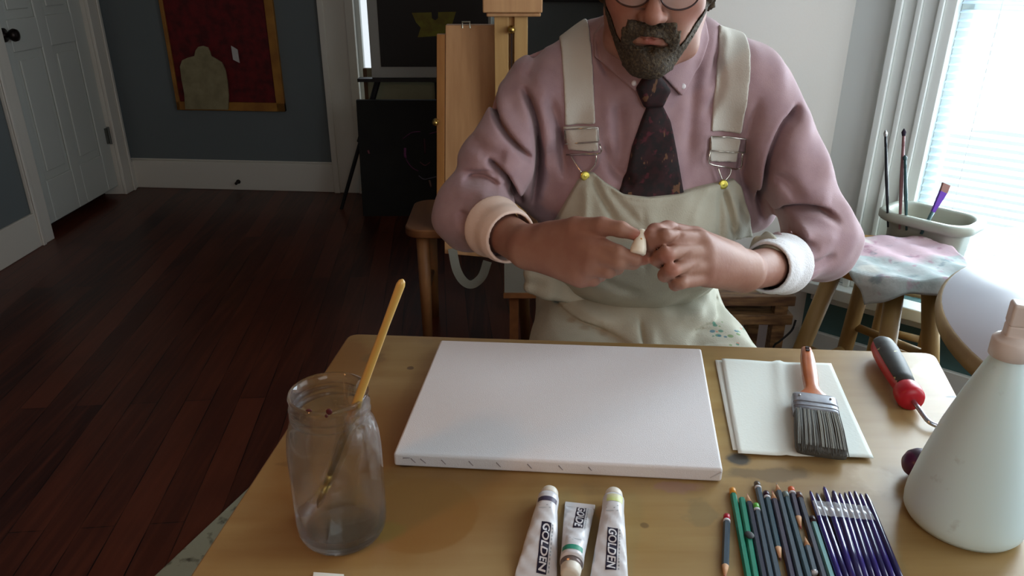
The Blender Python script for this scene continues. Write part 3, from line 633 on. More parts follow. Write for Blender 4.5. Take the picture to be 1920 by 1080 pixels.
mk('hang_hole', [cyl(a+ax*.04*BLn+up*.0075, a+ax*.04*BLn+up*.0100, .0030, .0030, 12), cyl(a+ax*.07*BLn+up*.008, a+ax*.07*BLn+up*.0100, .0030, .0030, 12)], mat('hole_dark', srgb(40, 20, 14), .8), pb_)
mfe = mat('ferrule_steel', srgb(158, 160, 166), .38, metal=.55, col2=srgb(118, 120, 128), nscale=40)
mk('ferrule', [loft([ring(.525, wf, .009, e=5), ring(.54, wf*1.02, .0098, e=5), ring(.66, wf*1.02, .0098, e=5), ring(.675, wf*1.0, .009, e=5)]), loft([ring(.60, wf*1.035, .0106, e=5), ring(.612, wf*1.035, .0106, e=5)]), loft([ring(.64, wf*1.035, .0106, e=5), ring(.650, wf*1.035, .0106, e=5)])], mfe, pb_, smooth=True)
for k in (-1, 1): mk('rivet', ball(a+ax*.56*BLn+sd*k*wf*.7+up*.010, (.0016, .0016, .0012), 6), MATS['silver_ferrule'], pb_, smooth=True)
mbr = mat('grey_bristles', srgb(84, 84, 80), .85); random.seed(3)
H_ = [loft([ring(.67, wf*.97, .0085, e=4), ring(.80, wf*1.04, .009, e=4), ring(.94, wf*1.08, .0075, e=4), ring(.985, wf*1.02, .005, e=4)])]
for k in range(150):
    u = random.uniform(-1, 1); v = random.uniform(.2, 1); s0 = u*wf*.97; s1 = u*wf*1.10+random.uniform(-.0015, .0015)
    p0 = a+ax*.67*BLn+sd*s0+up*(.009*v); p1 = a+ax*(.82*BLn)+sd*(s0+s1)/2+up*(.0098*v); p2 = a+ax*BLn*random.uniform(.96, 1.015)+sd*s1+up*(.0068*v)
    H_.append(sweep([p0, p1, p2], [.0006, .0007, .0003], 4))
mk('bristles', H_, mbr, pb_, smooth=True)
mk('bristle_highlights', [sweep([a+ax*.68*BLn+sd*(u*wf*.97)+up*.0096, a+ax*.82*BLn+sd*(u*wf*1.03)+up*.0101, a+ax*.97*BLn+sd*(u*wf*1.08+.0006)+up*.0078], [.0004, .0005, .0003], 4) for u in [random.uniform(-.95, .95) for _ in range(34)]], mat('pale_bristles', srgb(140, 140, 132), .8), pb_)

# ---- red and black handled tool
z = TZ+.017
t0 = PZ(1650, 643, z+.003); t1 = PZ(1707, 745, z); ax2 = t1-t0; L2 = np.linalg.norm(ax2); ax2 /= L2; s2 = np.cross(ax2, [0, 0, 1]); s2 /= np.linalg.norm(s2)
tool = thing('bent_tip_tool', (t0+t1)/2-[0, 0, z-TZ], 'red and black rubber handled tool with a bent steel tip', 'tool')
RB = lambda t, r: t0+ax2*(t*L2)
prof = [(0, .006), (.02, .0125), (.08, .0165), (.2, .0180), (.4, .0178), (.6, .0165), (.75, .0150), (.84, .0130)]
mk('red_core', lathe(t0, [(r*.985, t*L2) for t, r in prof]+[(.0140, .85*L2), (.0172, .88*L2), (.0182, .93*L2), (.0180, 1.01*L2), (.0155, 1.045*L2), (.006, 1.05*L2)], 32, ax2), mat('red_handle_plastic', srgb(176, 22, 40), .35), tool, smooth=True)
V = []; n = 18   # black grip covering the upper side
rings = []
for t, r in [(p_[0]*.99+.005, p_[1]) for p_ in prof]:
    o_ = []; i_ = []
    for k in range(n+1):
        an = math.radians(32+ (190)*k/n) ; d = s2*math.cos(an)+np.array([0, 0, 1])*math.sin(an)
        o_.append(t0+ax2*t*L2+d*(r+.0012)); i_.append(t0+ax2*t*L2+d*(r*.9))
    rings.append(o_+i_[::-1])
mk('black_grip', loft(rings), mat('black_rubber', srgb(44, 46, 46), .55, col2=srgb(56, 60, 58), nscale=60), tool, smooth=True)
g = NG(MATS['black_rubber']); g.mix(g.step(g.noise(70, 2, off=(1, 1, 4)), .68, .70, .9), srgb(190, 186, 140))
sh0 = t1+ax2*.004; q1_ = PZ(1741, 790, TZ+.009); q2_ = PZ(1770, 804, TZ+.004)
mk('steel_shaft', sweep(smooth_path([sh0-ax2*.01, sh0*.5+q1_*.5, q1_, q1_*.35+q2_*.65, q2_], 5), .0032, 12), mat('bright_steel', srgb(190, 190, 200), .22, metal=.95), tool, smooth=True)
# ---- dark rounded handle behind the spray bottle
h0 = PZ(1715, 870, TZ+.0188); h1 = PZ(1800, 868, TZ+.0175)
hd = h1-h0; hd /= np.linalg.norm(hd)
kt = thing('dark_knob_tool', h0-[0, 0, .0188], 'dark purple-grey rounded handle lying behind the spray bottle', 'tool')
mk('handle', lathe(h0-hd*.012, [(.004, .000), (.011, .003), (.0165, .009), (.0185, .018), (.017, .030), (.0135, .045), (.012, .07), (.013, .09), (.011, .095)], 28, hd), mat('purple_grey_rubber', srgb(62, 44, 58), .45), kt, smooth=True)
mk('end_cap', lathe(h0-hd*.0123, [(.004, -.0006), (.011, .0026), (.0157, .0086), (.0164, .012), (.0160, .0125)], 28, hd), mat('purple_cap', srgb(78, 24, 62), .35), kt, smooth=True)

# ---- glass jar of water with a brush
jc = np.array([-.180, .640]); gl = mat('clear_glass', (.97, .99, .99, 1), .02, trans=1, ior=1.45, alpha=.62)
jar = thing('glass_jar', (jc[0], jc[1], TZ), 'clear threaded glass jar of water at the left of the table', 'jar')
ov = [(.036, 0), (.0425, .002), (.0455, .008), (.0468, .02), (.0472, .06), (.0470, .105), (.0455, .122), (.0415, .136), (.0385, .142), (.0385, .1455), (.0398, .1475), (.0385, .1495), (.0385, .1535), (.0398, .1555), (.0385, .1575), (.0382, .165), (.0392, .1675), (.0385, .170)]
inn = [(.0358, .169), (.0352, .160), (.0352, .143), (.038, .136), (.0425, .121), (.044, .105), (.0442, .06), (.0438, .022), (.041, .011), (.030, .007), (.0005, .0085)]
full = ov+inn
V, Fc = lathe((jc[0], jc[1], TZ), full, 64, close=False); nb_ = len(V); V = np.vstack([V, [[jc[0], jc[1], TZ+.002]]]); Fc += [(k, (k+1) % 64, nb_) for k in range(64)]
Fc.append(tuple(range((len(full)-1)*64, len(full)*64)))
mk('glass_body', (V, Fc), gl, jar, smooth=True)
wl = .126
wp = [(.0005, .0080), (.030, .0065), (.0415, .0105), (.0441, .022), (.0445, .06), (.0443, .105), (.0426, .1215), (.0418, wl), (.0005, wl)]
mk('water', lathe((jc[0], jc[1], TZ), wp, 64, close=True), mat('cloudy_water', (.86, .89, .87, 1), .03, trans=.9, ior=1.33, alpha=.16), jar, smooth=False)
# embossed letters are too faint; small paint flecks on the rim
mk('paint_fleck', [ball(PY(617, 772, jc[1]-.0385), (.003, .0008, .0035), 6), ball(PY(579, 770, jc[1]-.034), (.003, .0008, .002), 6), ball(PY(612, 780, jc[1]-.0388), (.0015, .0008, .002), 6)], mat('dark_red_paint', srgb(70, 16, 24), .5), jar, smooth=True)
s0 = np.array([-.2115, .636, TZ+.012]); s1 = np.array([-.148, .626, TZ+.17]); s2_ = PD(755, 524, .66)
dv = (s2_-s1)/np.linalg.norm(s2_-s1); s0 = s1-dv*.158
t = thing('paint_brush', s0, 'pale wooden brush handle leaning in the glass jar of water', 'brush')
L = np.linalg.norm(s2_-s0)
mk('handle', sweep([s0+dv*.05, s0+dv*.09, s0+dv*.16, s0+dv*.25, s2_-dv*.006, s2_-dv*.002, s2_], [.0030, .0040, .0043, .0036, .0040, .003, .001], 16), mat('pale_varnished_wood', srgb(196, 158, 84), .3, coat=.4), t, smooth=True)
mk('ferrule', sweep([s0+dv*.025, s0+dv*.052], [.0034, .0032], 14), MATS['brass'], t, smooth=True)
mk('bristles', sweep([s0, s0+dv*.012, s0+dv*.027], [.001, .004, .0034], 12), MATS['tan_bristles'], t, smooth=True)

# ---- spray bottle
sc_ = np.array([.488, .656]); m_hd = mat('frosted_plastic', srgb(214, 236, 238), .38, sub=.25)
MATS['frosted_plastic'].node_tree.nodes['Principled BSDF'].inputs['Subsurface Radius'].default_value = (.02, .022, .02)
g = NG(m_hd); g.mix(g.step(g.noise(40, 5), .66, .74, .35), srgb(160, 168, 166))
m_noz = mat('pink_white_plastic', srgb(222, 212, 206), .4)
sb = thing('spray_bottle', (sc_[0], sc_[1], TZ), 'frosted white plastic spray bottle with trigger head at the right edge', 'bottle')
prof = [(.048, 0), (.0545, .002), (.0582, .008), (.0590, .016), (.0586, .026), (.0512, .070), (.042, .112), (.030, .155), (.020, .186), (.0155, .198), (.0145, .204)]
mk('bottle_body', lathe((sc_[0], sc_[1], TZ), prof, 56), m_hd, sb, smooth=True)
zc = TZ+.200
mk('screw_collar', lathe((sc_[0], sc_[1], zc), [(.0165, 0), (.0185, .001), (.0185, .018), (.017, .020), (.012, .022), (.012, .024)], 40), m_noz, sb, smooth=True)
hz = zc+.022
hdv = np.array([.94, -.34, 0]); hs = np.array([.34, .94, 0])     # nozzle points to the right and towards the camera
def hb(f0_, f1_, w, z0, z1, z0b=None, z1b=None):
    z0b = z0 if z0b is None else z0b; z1b = z1 if z1b is None else z1b
    b3 = lambda f, s, z: np.array([sc_[0], sc_[1], 0])+hdv*f+hs*s+np.array([0, 0, z])
    return loft([[b3(f0_, -w, z0), b3(f0_, w, z0), b3(f0_, w, z1), b3(f0_, -w, z1)], [b3(f1_, -w, z0b), b3(f1_, w, z0b), b3(f1_, w, z1b), b3(f1_, -w, z1b)]])
mk('trigger_head', [hb(-.010, .034, .0095, hz+.012, hz+.036, hz+.014, hz+.034), hb(-.010, .012, .0085, hz-.004, hz+.014)], m_noz, sb, bevel=.003)
mk('nozzle', [lathe(np.array([sc_[0], sc_[1], hz+.026])+hdv*.034, [(.007, 0), (.009, .002), (.009, .014), (.006, .016)], 20, hdv)], m_noz, sb, smooth=True)
b3 = lambda f, z: np.array([sc_[0], sc_[1], 0])+hdv*f+np.array([0, 0, z])
mk('trigger', [ribbon(smooth_path([b3(.026, hz+.016), b3(.034, hz-.004), b3(.034, hz-.025), b3(.042, hz-.045)], 5), .012, .004, up=hdv)], m_noz, sb, smooth=False)

# ---- pencils and brushes
WOOD = mat('sharpened_wood', srgb(196, 150, 112), .7)
def pencil(x0, y0, x1, y1, body, label, tip=None, sharp=False, ring_=None, bsharp=None, blunt=None, r=.0037, L=None, zz=0, nm='pencil'):
    """top end at pixel (x0,y0); lower end at (x1,y1), or of length L along that line"""
    z = TZ+r*.9+zz; a = PZ(x0, y0, z); b = PZ(x1, y1, z); d = b-a; l = np.linalg.norm(d); d /= l
    if L: l = L; b = a+d*l
    t = thing(nm, (a+b)/2-[0, 0, z-TZ-zz], label, 'pencil', 'pencils in the row')
    s = 0; e = l
    if sharp: s = .016
    elif tip: s = .009
    if bsharp: e = l-.018
    mk('barrel', sweep([a+d*s, a+d*e], r, 6), body, t)
    if sharp:
        mk('sharpened_cone', sweep([a+d*.003, a+d*s], [.0009, r*.97], 14), WOOD, t, smooth=True); mk('lead', sweep([a, a+d*.0035], [.0003, .001], 8), tip or m_blackp, t, smooth=True)
    elif tip: mk('dipped_end', sweep([a, a+d*.001, a+d*(s+.001)], [r*.6, r*.98, r*1.04], 14), tip, t, smooth=True)
    if ring_: mk('end_ring', sweep([a+d*s, a+d*(s+.003)], [r*1.06, r*1.06], 14), ring_, t, smooth=True)
    if bsharp:
        mk('sharpened_cone', sweep([a+d*e, b-d*.004], [r*.97, .0012], 14), WOOD, t, smooth=True); mk('lead', sweep([b-d*.006, b], [.0016, .0003], 8), bsharp, t, smooth=True)
    if blunt: mk('end_ring', sweep([b-d*.001, b+d*.0012], [r*1.0, r*.8], 12), blunt, t, smooth=True)
    return t
PC = lambda n, *c: mat(n, srgb(*c), .35)
slate = PC('slate_blue_lacquer', 58, 74, 88); green = PC('green_lacquer', 30, 128, 104); navy = PC('navy_lacquer', 36, 38, 58); dkp = PC('dark_plum_lacquer', 46, 36, 60); tealg = PC('deep_teal_lacquer', 36, 66, 80)
white = PC('white_ring', 200, 200, 205)
pencil(1363, 966, 1359, 1086, slate, 'short slate pencil with red ends, alone left of the row', PC('red_dip', 170, 20, 50), ring_=white, bsharp=PC('red_lead', 150, 24, 40))
pencil(1373, 917, 1402, 1076, green, 'green pencil with an orange-yellow dipped end, leftmost of the row', PC('orange_dip', 206, 140, 40), L=.175)
pencil(1391, 936, 1416, 1078, green, 'green pencil with a blunt plain end and dark mark, second of the row', L=.165)
p = PZ(1405, 1003, TZ+.0072); tag(mk('ink_blot', ball(p, (.005, .006, .0012), 8), m_blackp, smooth=True), 'black blob of paint on the second green pencil', 'paint blob')
pencil(1401, 926, 1431, 1076, navy, 'navy pencil with a pinkish sharpened tip beside the green pencils', PC('pink_lead', 200, 150, 150), sharp=True, L=.17)
pencil(1417, 946, 1444, 1078, slate, 'slate pencil with a bright green dipped end', PC('green_dip', 90, 170, 60), ring_=white, L=.16)
pencil(1419, 905, 1457, 1076, slate, 'slate pencil with a brown-grey dipped end sticking up highest on the left', PC('brown_dip', 84, 72, 60), ring_=white, L=.175)
pencil(1436, 923, 1464, 1052, tealg, 'shorter teal pencil with plum dipped end, sharpened end down', PC('plum_dip', 56, 26, 48), ring_=white, bsharp=PC('maroon_lead', 80, 30, 36))
pencil(1448, 921, 1484, 1078, dkp, 'dark plum pencil with a rose sharpened tip', PC('rose_lead', 200, 110, 120), sharp=True, L=.172)
pencil(1456, 906, 1499, 1078, slate, 'slate pencil with a pale sharpened tip, tallest of the middle row', PC('grey_lead', 120, 116, 120), sharp=True, L=.175)
pencil(1472, 924, 1515, 1078, tealg, 'teal-grey pencil with a grey dipped end next to the orange-tipped one', PC('grey_dip', 112, 128, 128), L=.172)
pencil(1483, 915, 1502, 992, dkp, 'short plum pencil with an orange dipped end and red point', PC('orange_red_dip', 205, 96, 50), ring_=white, bsharp=PC('red_point', 150, 50, 40))
pencil(1509, 1006, 1527, 1074, slate, 'short dark pencil with sharpened wood tip below the orange-ended one', PC('wood_lead', 170, 130, 100), sharp=True, blunt=white)
pencil(1497, 925, 1543, 1078, navy, 'navy pencil with a plain dark end, right of the orange-ended one', PC('brown_end', 92, 66, 60), L=.172)
pencil(1522, 970, 1558, 1080, PC('glossy_sea_green', 96, 150, 152), 'glossy sea-green pencil with a black dipped end beside the indigo brushes', PC('black_dip', 40, 18, 26), L=.16)
ind = mat('indigo_lacquer', srgb(44, 32, 118), .22, coat=.5); ind2 = mat('deep_indigo_lacquer', srgb(30, 24, 84), .22, coat=.5)
cop = mat('copper_ferrule', srgb(200, 140, 96), .25, metal=1)
tops = [(1519, 921), (1531, 925), (1545, 913), (1562, 920), (1574, 925), (1584, 924), (1592, 922), (1602, 921), (1613, 926), (1623, 926)]
bots = [1573, 1585, 1598, 1610, 1622, 1634, 1647, 1659, 1672, 1686]
ords = ['leftmost', 'second from left', 'third from left, reaching highest', 'fourth from left, fat dark end', 'fifth from left', 'sixth from left', 'seventh from left', 'third from right', 'second from right', 'rightmost']
for i, ((x0, y0), xb) in enumerate(zip(tops, bots)):
    r = (.0032, .0033, .0036, .0042, .0033, .0033, .0032, .0033, .0033, .0034)[i]; z = TZ+.0043
    a = PZ(x0, y0, z); b = PZ(xb, 1080, z); d = (b-a)/np.linalg.norm(b-a); fl_ = .150 if i in (2, 3, 4, 5) else .165
    t = thing('indigo_brush', a-[0, 0, .0043], 'indigo handled brush under clear wrap, %s of the taped row' % ords[i], 'brush', 'indigo brushes in a clear wrap')
    mk('handle', sweep([a, a+d*.004, a+d*.018, a+d*.05, a+d*.10, a+d*fl_], [.0010, r*.62, r*.95, r*1.0, r*1.05, r*.95], 14), (ind, ind2)[i % 2 or i == 3], t, smooth=True)
    mk('ferrule', sweep([a+d*fl_, a+d*(fl_+.02)], [r, r*.9], 12), cop, t, smooth=True); mk('bristles', sweep([a+d*(fl_+.02), a+d*(fl_+.034)], [r, .0008], 10), mdk, t, smooth=True)
# clear tape across the brush handles
q = [PZ(1527, 948, TZ+.010), PZ(1660, 974, TZ+.008), PZ(1648, 950, TZ+.008), PZ(1524, 934, TZ+.010)]
V = []; n = 60
A0, A1, B0, B1 = PZ(1523, 938, TZ+.0088), PZ(1636, 950, TZ+.0088), PZ(1533, 966, TZ+.0088), PZ(1650, 976, TZ+.0088)
for i in range(n+1):
    u = i/n; zz = .0012*abs(math.sin(u*math.pi*9.5))-.0004
    e_ = max(0, (u-.93)/.07)*.007
    for P0, P1 in ((A0, A1), (B0, B1)): p = P0*(1-u)+P1*u; V.append((p[0], p[1], p[2]+zz-e_))
Fc = [(2*i, 2*i+2, 2*i+3, 2*i+1) for i in range(n)]
o = mk('clear_tape', [(np.array(V), Fc)], mat('clear_tape_film', (.8, .84, .9, 1), .12, alpha=.28, spec=.9, coat=1), smooth=True)
o.modifiers.new('t', 'SOLIDIFY').thickness = .0003; tag(o, 'clear shiny tape strip across the indigo brush handles', 'tape')

# ---- paint tubes
m_tube = mat('tube_white', srgb(206, 206, 210), .33, bump=.0)
m_cap = mat('cap_white', srgb(214, 208, 196), .45)
m_ink = mat('black_label_ink', srgb(24, 16, 44), .5); m_let = mat('label_letter_white', srgb(212, 212, 216), .5); m_gt = mat('grey_print', srgb(150, 158, 164), .6)
def tube(capx, capy, ex, ey, wend, label, band, band_t=.10, text='GOLDEN', tt=(.34, .98), flip=False, smudge=None, L=None, side=0.0):
    """cap end at one pixel, crimped end at the other"""
    z = TZ+.0125; a = PZ(capx, capy, z); b = PZ(ex, ey, TZ+.006); a[2] = b[2] = 0; d = b-a; l = np.linalg.norm(d); d /= l
    if L: l = L; b = a+d*l
    s = np.array([-d[1], d[0], 0]);
    t = thing('paint_tube', (a+b)/2+[0, 0, TZ], label, 'paint tube', 'white acrylic paint tubes')
    R0 = .0118
    def prof(u):  # u: 0 shoulder .. 1 crimp -> half width, half height, centre height
        k = max(0, (u-.15)/.85); w_ = R0+(wend-R0)*k**.9; h = R0*(1-k**1.25)+.0012
        return w_, h, max(h, .0012)
    def surf(u, v):   # v -1..1 across the top
        w_, h, c = prof(u); an = math.pi/2-v*1.25; q = 2.3
        wob = .0006*math.sin(u*23+v*4)+.0005*math.sin(u*41-v*7)
        return a+d*(.016+u*(l-.016))+s*(w_*np.sign(math.cos(an))*abs(math.cos(an))**(2/q))+np.array([0, 0, TZ+c+h*abs(math.sin(an))**(2/q)+wob*(u > .2)])
    rings = []
    for i in range(31):
        u = i/30; w_, h, c = prof(u); R_ = []
        for k in range(36):
            an = 2*math.pi*k/36; ca, sa = math.cos(an), math.sin(an); q = 2.3
            vv = (math.pi/2-(an if an <= math.pi else 0))/1.25
            wob = (.0006*math.sin(u*23+vv*4)+.0005*math.sin(u*41-vv*7))*(u > .2)*(sa > 0)
            R_.append(a+d*(.016+u*(l-.016))+s*(w_*np.sign(ca)*abs(ca)**(2/q))+np.array([0, 0, TZ+c+h*np.sign(sa)*abs(sa)**(2/q)+wob]))
        rings.append(R_)
    mk('tube_body', loft(rings), m_tube, t, smooth=True)
    mk('crimp', slab([a+d*(l-.001)-s*wend*1.01+[0, 0, TZ], a+d*(l-.001)+s*wend*1.01+[0, 0, TZ], a+d*(l+.007)+s*wend*1.01+[0, 0, TZ], a+d*(l+.007)-s*wend*1.01+[0, 0, TZ]], (0, 0, .0026)), m_tube, t, bevel=.0006)
    cz_ = np.array([0, 0, TZ+R0+.0002])
    mk('shoulder', lathe(a+cz_+d*.0155, [(R0*.98, .0008), (R0*.8, -.002), (.0075, -.0045), (.006, -.006)], 30, d), mat('tube_metal', srgb(150, 140, 140), .3, metal=.8) if flip else m_tube, t, smooth=True)
    mk('cap', lathe(a+cz_-d*.001, [(.006, 0), (.0088, .001), (.0096, .003), (.0104, .0105), (.0098, .012)], 30, d), m_cap, t, smooth=True)
    def patch(u0, u1, v0, v1, m_, nm, off=.00025, nu=14, nv=10):
        V = [surf(u0+(u1-u0)*i/nu, v0+(v1-v0)*j/nv)+np.array([0, 0, off]) for i in range(nu+1) for j in range(nv+1)]
        Fc = [(i*(nv+1)+j, (i+1)*(nv+1)+j, (i+1)*(nv+1)+j+1, i*(nv+1)+j+1) for i in range(nu) for j in range(nv)]
        return mk(nm, [(np.array(V), Fc)], m_, t, smooth=True)
    if band: patch(band_t-.032, band_t+.034, -.75, .85, band, 'colour_band')
    if smudge: patch(.02, .12, -.5, .75, smudge, 'colour_smudge')
    # black name box with white letters running along the tube
    wdt = .0082
    u0, u1 = tt; sg = -1 if flip else 1
    vc = side
    def vs(u, m): w_ = prof(u)[0]; return vc+m/(w_*1.15)
    n = 30; V = []
    for i in range(n+1):
        for j in range(9):
            u = u0+(u1-u0)*i/n; m = (-.5+j/8)*wdt*1.04; V.append(surf(u, vs(u, m))+np.array([0, 0, .0003]))
    Fc = [(i*9+j, (i+1)*9+j, (i+1)*9+j+1, i*9+j+1) for i in range(n) for j in range(8)]
    mk('name_box', [(np.array(V), Fc)], m_ink, t, smooth=True)
    cu = bpy.data.curves.new('txt', 'FONT'); cu.body = text; cu.size = 1; cu.resolution_u = 3; cu.offset = .022; cu.shear = .12
    to = bpy.data.objects.new('txt', cu); SC.collection.objects.link(to); bpy.context.view_layer.update()
    me = bpy.data.meshes.new_from_object(to.evaluated_get(bpy.context.evaluated_depsgraph_get())); bpy.data.objects.remove(to)
    bm = bmesh.new(); bm.from_mesh(me); bmesh.ops.triangulate(bm, faces=bm.faces)
    for _ in range(2): bmesh.ops.subdivide_edges(bm, edges=[e for e in bm.edges if e.calc_length() > .12], cuts=1)
    bm.verts.ensure_lookup_table(); co = np.array([v.co[:] for v in bm.verts]); mn, mx = co.min(0), co.max(0)
    V = []
    for c in co:
        fx = (c[0]-mn[0])/(mx[0]-mn[0]); fy = (c[1]-mn[1])/(mx[1]-mn[1])
        fx = .03+fx*.94
        u = u0+(u1-u0)*(fx if not flip else 1-fx)
        m = (.5-fy)*wdt*.80*sg*(-1)
        V.append(surf(u, vs(u, m))+np.array([0, 0, .0006]))
    Fc = [tuple(v.index for v in f.verts) for f in bm.faces]; bm.free()
    mk('brand_lettering', [(np.array(V), Fc)], m_let, t)
    # faint small print beside the box
    for k in range(13):
        ua = u0+(u1-u0)*(k+.1)/13; ub = u0+(u1-u0)*(k+.65)/13; m0 = -(wdt*.5+.0016)*sg*-1
        V = [surf(ua, vs(ua, m0))+[0, 0, .0003], surf(ub, vs(ub, m0))+[0, 0, .0003], surf(ub, vs(ub, m0+.0014*sg))+[0, 0, .0003], surf(ua, vs(ua, m0+.0014*sg))+[0, 0, .0003]]
        mk('small_print', [(np.array(V), [(0, 1, 2, 3)])], m_gt, t)
    for k in range(3):
        ua = (.17+.03*k); V = [surf(ua+dx, v)+[0, 0, .0003] for dx, v in ((0, -.45), (0, .3-.2*(k == 1)), (.008, .3-.2*(k == 1)), (.008, -.45))]
        mk('small_print', [(np.array(V), [(0, 1, 2, 3)])], m_gt, t)
tube(1031, 921, 1003, 1086, .0215, 'left white paint tube, cap up, dark violet-grey colour band', mat('violet_grey_band', srgb(66, 58, 80), .5), .115, tt=(.40, .92), side=.18)
tube(1151, 924, 1142, 1086, .0195, 'right white paint tube, cap up, yellow-green colour smudge', None, smudge=mat('yellow_green_smudge', srgb(190, 206, 110), .5, col2=srgb(214, 214, 180), nscale=90), tt=(.42, .82), side=.05, L=.135)
tube(1069, 1079, 1087, 946, .0165, 'middle white paint tube lying reversed, cap towards us, green band', mat('green_band', srgb(44, 140, 116), .5), .09, text='GOLDE', tt=(.46, .99), flip=True, side=-.12)
# small white paper corner at the bottom of the frame
q = [PZ(588, 1074, TZ+.001), PZ(645, 1078, TZ+.001), PZ(650, 1120, TZ+.001), PZ(584, 1120, TZ+.001)]
tag(mk('paper_slip', slab(q, (0, 0, .001)), m_pp), 'small white paper slip at the near edge in front of the jar', 'paper')
# ================================================================== THE PERSON: smooth distance-field modelling, meshed with surface nets
class S:
    """a list of primitives blended smoothly"""
    def __init__(s): s.p = []
    def cone(s, a, b, ra, rb, k=.01, op='u'):
        a = np.array(a, float); b = np.array(b, float); ba = b-a; bb = max(1e-12, ba@ba); R = np.linalg.norm(ba)/2+max(ra, rb)
        def f(P):
            pa = P-a; h = np.clip(pa@ba/bb, 0, 1); return np.linalg.norm(pa-h[:, None]*ba, axis=1)-(ra+(rb-ra)*h)
        s.p.append((op, k, f, (a+b)/2, R)); return s
    def ell(s, c, r, k=.01, op='u', rot=None):
        c = np.array(c, float); r = np.array(r, float); M = None if rot is None else np.array(Euler([math.radians(x) for x in rot]).to_matrix())
        def f(P):
            q = P-c
            if M is not None: q = q @ M
            k0 = np.linalg.norm(q/r, axis=1); k1 = np.linalg.norm(q/(r*r), axis=1)+1e-9; return k0*(k0-1)/k1
        s.p.append((op, k, f, c, r.max())); return s
    def groove(s, pts, w, a, ymax=None, xz=True, soft=1.):
        """a crease (a>0) or ridge (a<0) along a polyline, as seen from the front"""
        pts = smooth_path(pts, 3); q = pts[:, [0, 2]] if xz else pts; n = len(q)
        c = pts.mean(0); R = np.linalg.norm(pts-c, axis=1).max()+w*3
        def f(P):
            X = P[:, [0, 2]] if xz else P; d2 = np.full(len(P), 1e9); fade = np.ones(len(P))
            for i in range(n-1):
                a_, b_ = q[i], q[i+1]; ba = b_-a_; h = np.clip((X-a_)@ba/(ba@ba+1e-12), 0, 1); t = ((X-a_-h[:, None]*ba)**2).sum(1)
                u = (i+h)/(n-1); m = t < d2; d2[m] = t[m]; fade[m] = np.minimum(1, np.minimum(u[m], 1-u[m])*5+.05)
            g_ = a*np.exp(-d2/(w*w))*fade
            yy = np.abs(P[:, 1]-c[1]); return g_*(yy < .085)
        s.p.append(('g', 0, f, c, R+.04)); return s
    def fn(s, f, c, R, op='g', k=0): s.p.append((op, k, f, np.array(c, float), R)); return s
    def __call__(s, P):
        c = (P.min(0)+P.max(0))/2; r = np.linalg.norm(P.max(0)-P.min(0))/2; d = np.full(len(P), 1.0)
        for op, k, f, pc, R in s.p:
            if np.linalg.norm(pc-c) > R*1.02+r+k+.03: continue
            if op == 'g': d = d+f(P); continue
            e = f(P)
            if op == 'u': h = np.clip(.5+.5*(d-e)/k, 0, 1); d = d*(1-h)+e*h-k*h*(1-h)
            elif op == 's': e = -e; h = np.clip(.5-.5*(d-e)/k, 0, 1); d = d*(1-h)+e*h+k*h*(1-h)
        return d
